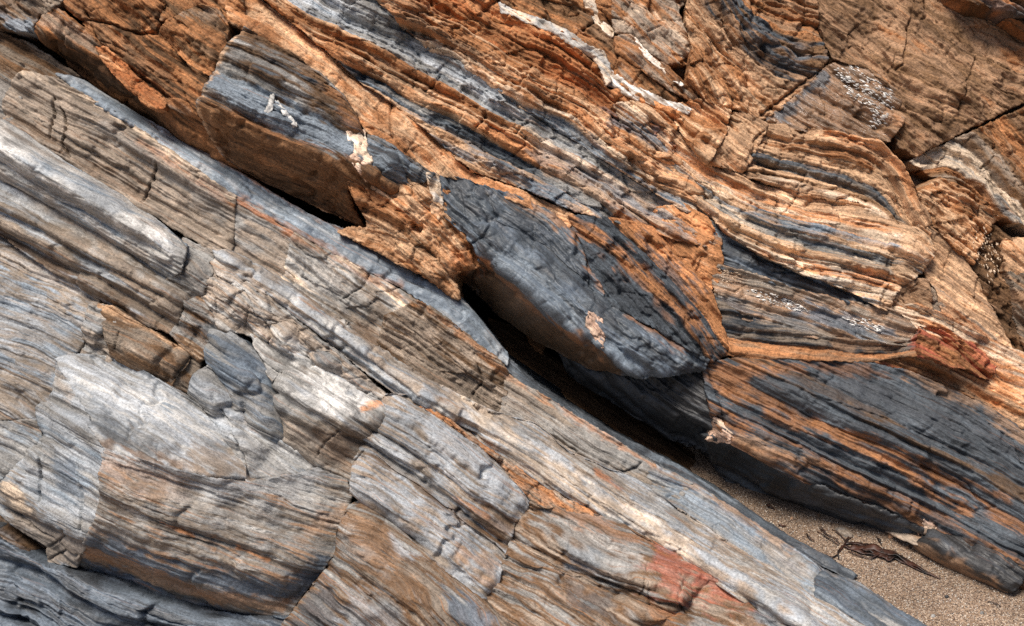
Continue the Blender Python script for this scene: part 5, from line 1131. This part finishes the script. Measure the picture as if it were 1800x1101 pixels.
rock('rock_block', 'black slate face receding into the cleft under the overhang', UPP, mat=M_SMOOTH, wall=140, ang=33, **kU,
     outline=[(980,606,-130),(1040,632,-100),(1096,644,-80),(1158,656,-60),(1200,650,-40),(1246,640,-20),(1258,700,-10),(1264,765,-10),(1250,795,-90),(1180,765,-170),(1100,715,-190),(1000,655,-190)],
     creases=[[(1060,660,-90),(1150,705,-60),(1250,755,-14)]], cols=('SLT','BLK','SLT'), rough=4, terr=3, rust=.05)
# --- rocks inside the cleft
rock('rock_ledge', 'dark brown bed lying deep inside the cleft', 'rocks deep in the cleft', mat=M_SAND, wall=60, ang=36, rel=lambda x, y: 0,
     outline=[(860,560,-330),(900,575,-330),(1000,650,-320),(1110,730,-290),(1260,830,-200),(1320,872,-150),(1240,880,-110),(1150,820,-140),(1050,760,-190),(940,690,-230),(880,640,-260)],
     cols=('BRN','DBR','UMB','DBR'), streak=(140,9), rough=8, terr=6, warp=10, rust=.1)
rock('rock_block', 'small orange-brown lump catching light inside the cleft', 'rocks deep in the cleft', mat=M_SAND, wall=40, margin=8, ang=50, rel=lambda x, y: 0, coarse=1.0,
     outline=[(918,574,-270),(934,572,-266),(960,600,-262),(952,622,-266),(932,604,-270)], cols=('BRN','OBR','BRN'), rough=5, chip=6, chsize=16, terr=2)

for _f in VEINS: _f()

# ================================================================ the beach
def sand_material():
    m = bpy.data.materials.new('coarse_sand'); m.use_nodes = True
    nt = m.node_tree; L = nt.links.new; P = nt.nodes['Principled BSDF']
    tc = nd(nt, 'ShaderNodeTexCoord')
    vo = nd(nt, 'ShaderNodeTexVoronoi'); vo.inputs['Scale'].default_value = 300.0
    L(tc.outputs['Object'], vo.inputs['Vector'])
    cr = nd(nt, 'ShaderNodeValToRGB')
    sp = nd(nt, 'ShaderNodeSeparateColor'); L(vo.outputs['Color'], sp.inputs[0]); L(sp.outputs[0], cr.inputs[0])
    e = cr.color_ramp.elements
    e[0].position = 0.0; e[0].color = (.04, .03, .026, 1); e[1].position = 1.0; e[1].color = (.52, .41, .31, 1)
    for p, c in ((.2, (.155, .104, .072, 1)), (.5, (.245, .168, .116, 1)), (.8, (.32, .228, .16, 1))):
        q = e.new(p); q.color = c
    n = nd(nt, 'ShaderNodeTexNoise'); n.inputs['Scale'].default_value = 4.0; n.inputs['Detail'].default_value = 5.0
    L(tc.outputs['Object'], n.inputs['Vector'])
    mr = nd(nt, 'ShaderNodeMapRange'); mr.inputs[1].default_value = .3; mr.inputs[2].default_value = .7; mr.inputs[3].default_value = .7; mr.inputs[4].default_value = 1.2
    L(n.outputs['Fac'], mr.inputs[0])
    sc = nd(nt, 'ShaderNodeVectorMath', operation='SCALE'); L(cr.outputs[0], sc.inputs[0]); L(mr.outputs[0], sc.inputs['Scale'])
    L(sc.outputs[0], P.inputs['Base Color'])
    P.inputs['Roughness'].default_value = 0.9; P.inputs['Specular IOR Level'].default_value = 0.2
    bp = nd(nt, 'ShaderNodeBump'); bp.inputs['Strength'].default_value = 0.7; bp.inputs['Distance'].default_value = 0.003; bp.invert = True
    L(vo.outputs['Distance'], bp.inputs['Height']); L(bp.outputs[0], P.inputs['Normal'])
    return m
M_BEACH = sand_material()

def sand_z(x, y):
    """gentle hollows of the beach, metres"""
    x = np.asarray(x)
    t = np.clip((0.45 - x) / 0.9, 0, 1)
    return -0.40 * t * t * (3 - 2 * t) + 0.010 * fbm(np.asarray(x) / 0.45, np.asarray(y) / 0.45, 90, 3) + 0.004 * fbm(np.asarray(x) / 0.08, np.asarray(y) / 0.08, 95, 3)

def on_sand(px, py):
    """world point of the beach seen in a survey direction"""
    d = FWD + RIGHT * ((px - 900) / F) + UP * ((550.5 - py) / F)
    t = -CAM.z / d.z
    p = CAM + d * t
    return p.x, p.y, float(sand_z(p.x, p.y))

def beach():
    c = on_sand(1500, 960)
    def axis(c0):
        fine = np.arange(-1.0, 1.0001, 0.008)
        outer = 1.0 + np.cumsum(0.02 * 1.28 ** np.arange(32))
        return c0 + np.concatenate([-outer[::-1], fine, outer])
    X, Y = np.meshgrid(axis(c[0]), axis(c[1]))
    Z = sand_z(X, Y)
    nr, nc = X.shape
    idx = np.arange(nr * nc).reshape(nr, nc)
    Q = np.stack([idx[:-1, :-1], idx[:-1, 1:], idx[1:, 1:], idx[1:, :-1]], -1).reshape(-1, 4)
    o = link_mesh('sand', np.stack([X, Y, Z], -1).reshape(-1, 3), Q, np.zeros((0, 3), int), M_BEACH)
    o['kind'] = 'structure'; o['label'] = 'coarse brown beach sand at the foot of the rocks'
beach()

# loose coarse grains on the visible sand
def grains():
    rr = np.random.RandomState(5)
    area = [(1250,840),(1340,880),(1480,920),(1640,960),(1800,1040),(1860,1101),(1860,1200),(1700,1180),(1500,1020),(1380,950)]
    pts = []
    while len(pts) < 9000:
        x = rr.uniform(1250, 1860); y = rr.uniform(840, 1190)
        if inside(np.array([x]), np.array([y]), area)[0]: pts.append(on_sand(x, y))
    pts = np.array(pts)
    n = len(pts)
    octa = np.array([(1,0,0),(0,1,0),(-1,0,0),(0,-1,0),(0,0,.8),(0,0,-.8)], np.float32)
    tri = np.array([(0,1,4),(1,2,4),(2,3,4),(3,0,4),(1,0,5),(2,1,5),(3,2,5),(0,3,5)])
    r = 0.0012 + 0.0016 * rr.rand(n) ** 2
    th = rr.rand(n) * 6.28
    V = np.empty((n, 6, 3), np.float32)
    ox = octa[:, 0][None] * (0.7 + 0.6 * rr.rand(n, 1)); oy = octa[:, 1][None] * (0.7 + 0.5 * rr.rand(n, 1))
    V[..., 0] = pts[:, 0, None] + r[:, None] * (ox * np.cos(th)[:, None] - oy * np.sin(th)[:, None])
    V[..., 1] = pts[:, 1, None] + r[:, None] * (ox * np.sin(th)[:, None] + oy * np.cos(th)[:, None])
    V[..., 2] = pts[:, 2, None] + r[:, None] * (octa[:, 2][None] + 0.4)
    T = (tri[None] + 6 * np.arange(n)[:, None, None]).reshape(-1, 3)
    pal = np.array([(.55,.46,.36),(.33,.22,.14),(.12,.09,.07),(.45,.30,.18),(.24,.19,.16),(.66,.60,.52)], np.float32)
    pg = np.repeat(pal[rr.randint(0, 6, n)], 6, 0)
    o = link_mesh('sand_grains', V.reshape(-1, 3), np.zeros((0, 4), int), T, M_QUARTZ, pg, V.reshape(-1, 3) * 100)
    o['kind'] = 'stuff'; o['label'] = 'loose coarse grains scattered over the beach sand'
grains()

# ---- seaweed
def weed_material():
    m = bpy.data.materials.new('wet_seaweed'); m.use_nodes = True
    nt = m.node_tree; L = nt.links.new; P = nt.nodes['Principled BSDF']
    tc = nd(nt, 'ShaderNodeTexCoord')
    n = nd(nt, 'ShaderNodeTexNoise'); n.inputs['Scale'].default_value = 25.0; n.inputs['Detail'].default_value = 4.0
    L(tc.outputs['Object'], n.inputs['Vector'])
    cr = nd(nt, 'ShaderNodeValToRGB'); L(n.outputs['Fac'], cr.inputs[0])
    e = cr.color_ramp.elements
    e[0].position = .35; e[0].color = (.008, .005, .004, 1); e[1].position = .8; e[1].color = (.075, .024, .011, 1)
    L(cr.outputs[0], P.inputs['Base Color'])
    P.inputs['Roughness'].default_value = 0.5
    return m
M_WEED = weed_material()

def frond(name, line, widths, parent, lift=0.006, seed=0, twist=0.8):
    """a ribbon with thickness that lies crumpled on the sand; line in survey directions"""
    rr = np.random.RandomState(seed)
    pts = np.array([on_sand(*p) for p in line], float)
    k = 8
    ts = np.linspace(0, len(pts) - 1, (len(pts) - 1) * k + 1)
    C_ = np.stack([np.interp(ts, np.arange(len(pts)), pts[:, i]) for i in range(3)], -1)
    ker = np.array([1, 2, 3, 2, 1.]) / 9
    for i in range(3):
        C_[2:-2, i] = np.convolve(C_[:, i], ker, 'valid')
    W = np.interp(ts, np.arange(len(pts)), widths) * U / 2
    n = len(C_)
    tang = np.gradient(C_, axis=0); tang[:, 2] = 0; tang /= np.linalg.norm(tang, axis=1, keepdims=True) + 1e-9
    side = np.stack([-tang[:, 1], tang[:, 0], 0 * tang[:, 0]], -1)
    a = twist * np.array([pn(np.array([i / 6.0]), np.array([seed * 3.3]), 70)[0] * 2 for i in range(n)])
    sidev = side * np.cos(a)[:, None] + np.array([0, 0, 1.0]) * np.sin(a)[:, None]
    upv = np.cross(tang, sidev)
    upv *= np.sign(upv[:, 2:3] + 1e-6)
    hump = lift * (0.5 + np.abs(np.array([pn(np.array([i / 9.0]), np.array([seed * 1.7 + .5]), 71)[0] * 2 for i in range(n)])))
    hump *= np.clip(np.minimum(np.arange(n), n - 1 - np.arange(n)) / 4.0, 0, 1)
    wob = 1 + 0.35 * np.array([pn(np.array([i / 2.5]), np.array([seed * 2.1]), 72)[0] for i in range(n)])
    C_[:, 2] = sand_z(C_[:, 0], C_[:, 1]) + 0.003 + hump + np.abs(np.sin(a)) * W
    th = 0.0011
    ring = []
    for s, u_ in ((-1, 0), (-.5, 1), (.5, 1), (1, 0), (.5, -1), (-.5, -1)):
        ring.append(C_ + sidev * (W * wob * s)[:, None] + upv * (th * u_))
    V = np.stack(ring, 1).reshape(-1, 3)
    Q = []
    for i in range(n - 1):
        for j in range(6):
            Q.append((i * 6 + j, (i + 1) * 6 + j, (i + 1) * 6 + (j + 1) % 6, i * 6 + (j + 1) % 6))
    return link_mesh(name, V, np.array(Q), np.zeros((0, 3), int), M_WEED, parent=parent)

sw = thing('seaweed', 'tangled strand of dark red-brown seaweed stretched across the sand', 'seaweed')
fr = [([(1478,962),(1495,968),(1520,966),(1545,972),(1575,980),(1600,993),(1622,1006),(1646,1016)],[4,12,20,18,15,13,9,2]),
      ([(1482,960),(1500,958),(1522,963),(1540,970),(1560,974)],[3,9,12,12,4]),
      ([(1490,972),(1510,980),(1530,986),(1548,978),(1570,976)],[3,4,4,9,5]),
      ([(1505,966),(1530,972),(1552,984),(1562,988),(1580,980)],[6,12,12,12,3]),
      ([(1540,972),(1565,976),(1588,986),(1608,1001)],[6,14,10,3]),
      ([(1474,975),(1482,964),(1490,950),(1498,946)],[3,4,4,2]),
      ([(1474,985),(1472,975),(1480,964),(1492,956)],[3,3,4,3]),
      ([(1436,938),(1450,948),(1465,956),(1474,961)],[2,4,4,2]),
      ([(1462,934),(1474,942),(1486,952)],[2,4,3]),
      ([(1448,978),(1462,983),(1472,978)],[5,5,3]),
      ([(1510,962),(1525,958),(1532,966),(1548,966)],[3,6,6,2]),
      ([(1486,966),(1515,975),(1545,980),(1575,984),(1600,996)],[5,10,12,10,4]),
      ([(1500,960),(1520,970),(1548,970),(1580,978),(1612,998),(1634,1012)],[5,9,10,9,7,2]),
      ([(1580,984),(1604,998),(1628,1010),(1652,1018)],[8,10,7,2]),
      ([(1484,954),(1494,944),(1500,936)],[2,3,1]),
      ([(1476,958),(1466,950),(1452,944),(1442,936)],[3,3,3,2])]
for i, (l, w) in enumerate(fr):
    frond('frond', l, [q * 0.8 for q in w], sw, lift=0.005 if i < 5 else 0.003, seed=i + 1, twist=0.45)
def scrap(label, line, w, seed, group='scraps of seaweed on the sand'):
    return tag(frond('seaweed_scrap', line, w, None, lift=0.003, seed=seed), label, 'seaweed', group)
scrap('small curled black seaweed scrap at the back of the sand', [(1347,888),(1354,894),(1362,897)], [3,9,2], 31)
scrap('tiny dark seaweed bits below the curled scrap', [(1368,924),(1374,928),(1382,926)], [2,5,2], 32)
scrap('thin hooked dark stem left of the seaweed tangle', [(1417,941),(1420,949),(1426,954),(1431,955)], [1.5,3,3,1.5], 33)
scrap('short thin stem lying just above the seaweed tangle', [(1440,932),(1446,935),(1452,942)], [3,3,2], 34)
scrap('thin dark twig alone on the sand in the lower right corner', [(1736,1060),(1748,1064),(1759,1068)], [1.5,2.5,1], 35)
scrap('short dark twig near the quartz-tipped stone', [(1540,946),(1545,952),(1550,960)], [2,5,1], 36)

# ---- stones on the sand
def stone(name, label, ol, h, cols, mat, dome=.4, seed=1, cat='stone', parent=None, sink=0.3, base0=0.0):
    """a flat water-worn stone: outline in survey directions on the sand, height in metres"""
    P = np.array([on_sand(*p) for p in ol], float)
    c = P.mean(0)
    rr = np.random.RandomState(seed)
    n = 40
    # resample the outline evenly
    seg = np.r_[P, P[:1]]; dl = np.r_[0, np.cumsum(np.hypot(*(np.diff(seg[:, :2], axis=0).T)))]
    s = np.linspace(0, dl[-1], n, endpoint=False)
    O = np.stack([np.interp(s, dl, seg[:, i]) for i in range(3)], -1)
    rings = []
    prof = [(1.0, -0.6), (1.03, 0.0), (1.0, .55), (.93, .85), (.8, 1.0), (.55, 1.0 + dome * .5), (.28, 1.0 + dome * .9)]
    for k, z in prof:
        q = c + (O - c) * k
        q[:, 2] = c[2] + base0 + h * z - sink * h
        j = 0.10 * h * rr.randn(n) + 0.16 * h * np.array([pn(np.array([i / 5.0]), np.array([k * 7 + seed]), 77)[0] for i in range(n)])
        q[:, 2] += j
        rings.append(q)
    V = np.concatenate(rings + [np.array([[c[0], c[1], c[2] + base0 + h * (1 + dome) - sink * h]])])
    Q = []
    for r in range(len(prof) - 1):
        for i in range(n): Q.append((r * n + i, r * n + (i + 1) % n, (r + 1) * n + (i + 1) % n, (r + 1) * n + i))
    T = [((len(prof) - 1) * n + i, (len(prof) - 1) * n + (i + 1) % n, len(prof) * n) for i in range(n)]
    S = V / U
    a = np.stack([S[:, 0], S[:, 1] * .5 + S[:, 2], np.full(len(S), .1)], -1)
    t = 0.5 + 0.8 * pn(S[:, 0] / 40, S[:, 1] / 14, seed)
    # outline may run either way round
    area = np.sum(O[:, 0] * np.roll(O[:, 1], -1) - np.roll(O[:, 0], -1) * O[:, 1])
    Q = np.array(Q); T = np.array(T)
    if area < 0: Q = Q[:, ::-1]; T = T[:, ::-1]
    o = link_mesh(name, V, Q, T, mat, ramp(t, cols), a, parent)
    if label: tag(o, label, cat)
    return o
stone('flat_stone', 'flat grey-green stone on the sand above the seaweed', [(1466,930),(1478,928),(1492,936),(1500,942),(1497,948),(1484,944),(1472,938)], 0.012, ('SLB','KHK','SLB'), M_SMOOTH, .1, 2)
ks = dict(rel=lambda x, y: float(sand_h(x, y)), margin=7, cs=1.0, bulge=2)
qs = tag(make_rock('flat_stone', outline=[(1553,930,4),(1590,930,14),(1625,934,22),(1648,944,30),(1664,958,40),(1660,968,46),(1632,965,44),(1600,954,34),(1572,942,20)], ang=22, wall=26, **ks,
     cols=('KHK','SBR','TAN','KHK'), streak=(60,6), rough=2, terr=1.5, lam=.8, mat=M_SLATE, edge=(4,4)), 'long flat brown stone with a quartz tip beside the slate toe', 'stone')
make_rock('quartz_tip', outline=[(1620,936,28),(1634,932,30),(1650,946,40),(1666,960,50),(1664,968,54),(1650,968,52),(1638,956,46),(1626,948,40)], ang=50, wall=26, **ks,
     cols=('WHT','CRM','PNK','WHT'), streak=(16,10), rough=2, terr=0, lam=.3, chip=5, chsize=14, rust=0, mat=M_QUARTZ, parent=qs, edge=(4,4))
stone('pebble', 'small bright orange pebble in front of the long flat stone', [(1561,938),(1568,937),(1573,941),(1569,945),(1562,944)], 0.012, ('ORG','CRO'), M_QUARTZ, .4, 5)
stone('pebble', 'dark brown pebble behind the orange pebble', [(1553,936),(1566,934),(1580,938),(1578,944),(1562,942)], 0.008, ('DBR','UMB'), M_SMOOTH, .4, 6)
for _i, (_x, _y, _r, _lab, _c) in enumerate([
    (1392,912,2.5,'tiny brown pebble at the back of the sand','SBR'),(1440,905,2.2,'tiny brown pebble close under the black slate face','BRN'),
    (1664,1050,3,'tiny black pebble alone in the open sand','BLK'),(1640,1085,3,'tiny pale pebble at the bottom edge of the sand','PAL'),(1596,962,3,'tiny brown pebble under the quartz-tipped stone','BRN'),(1726,1078,2.6,'tiny grey pebble below the lone twig','GRY')]):
    stone('pebble', _lab, [(_x + _r * 1.4 * math.cos(k * .9), _y + _r * .8 * math.sin(k * .9)) for k in range(7)], 0.006, (_c, _c), M_SMOOTH, .5, 20 + _i)
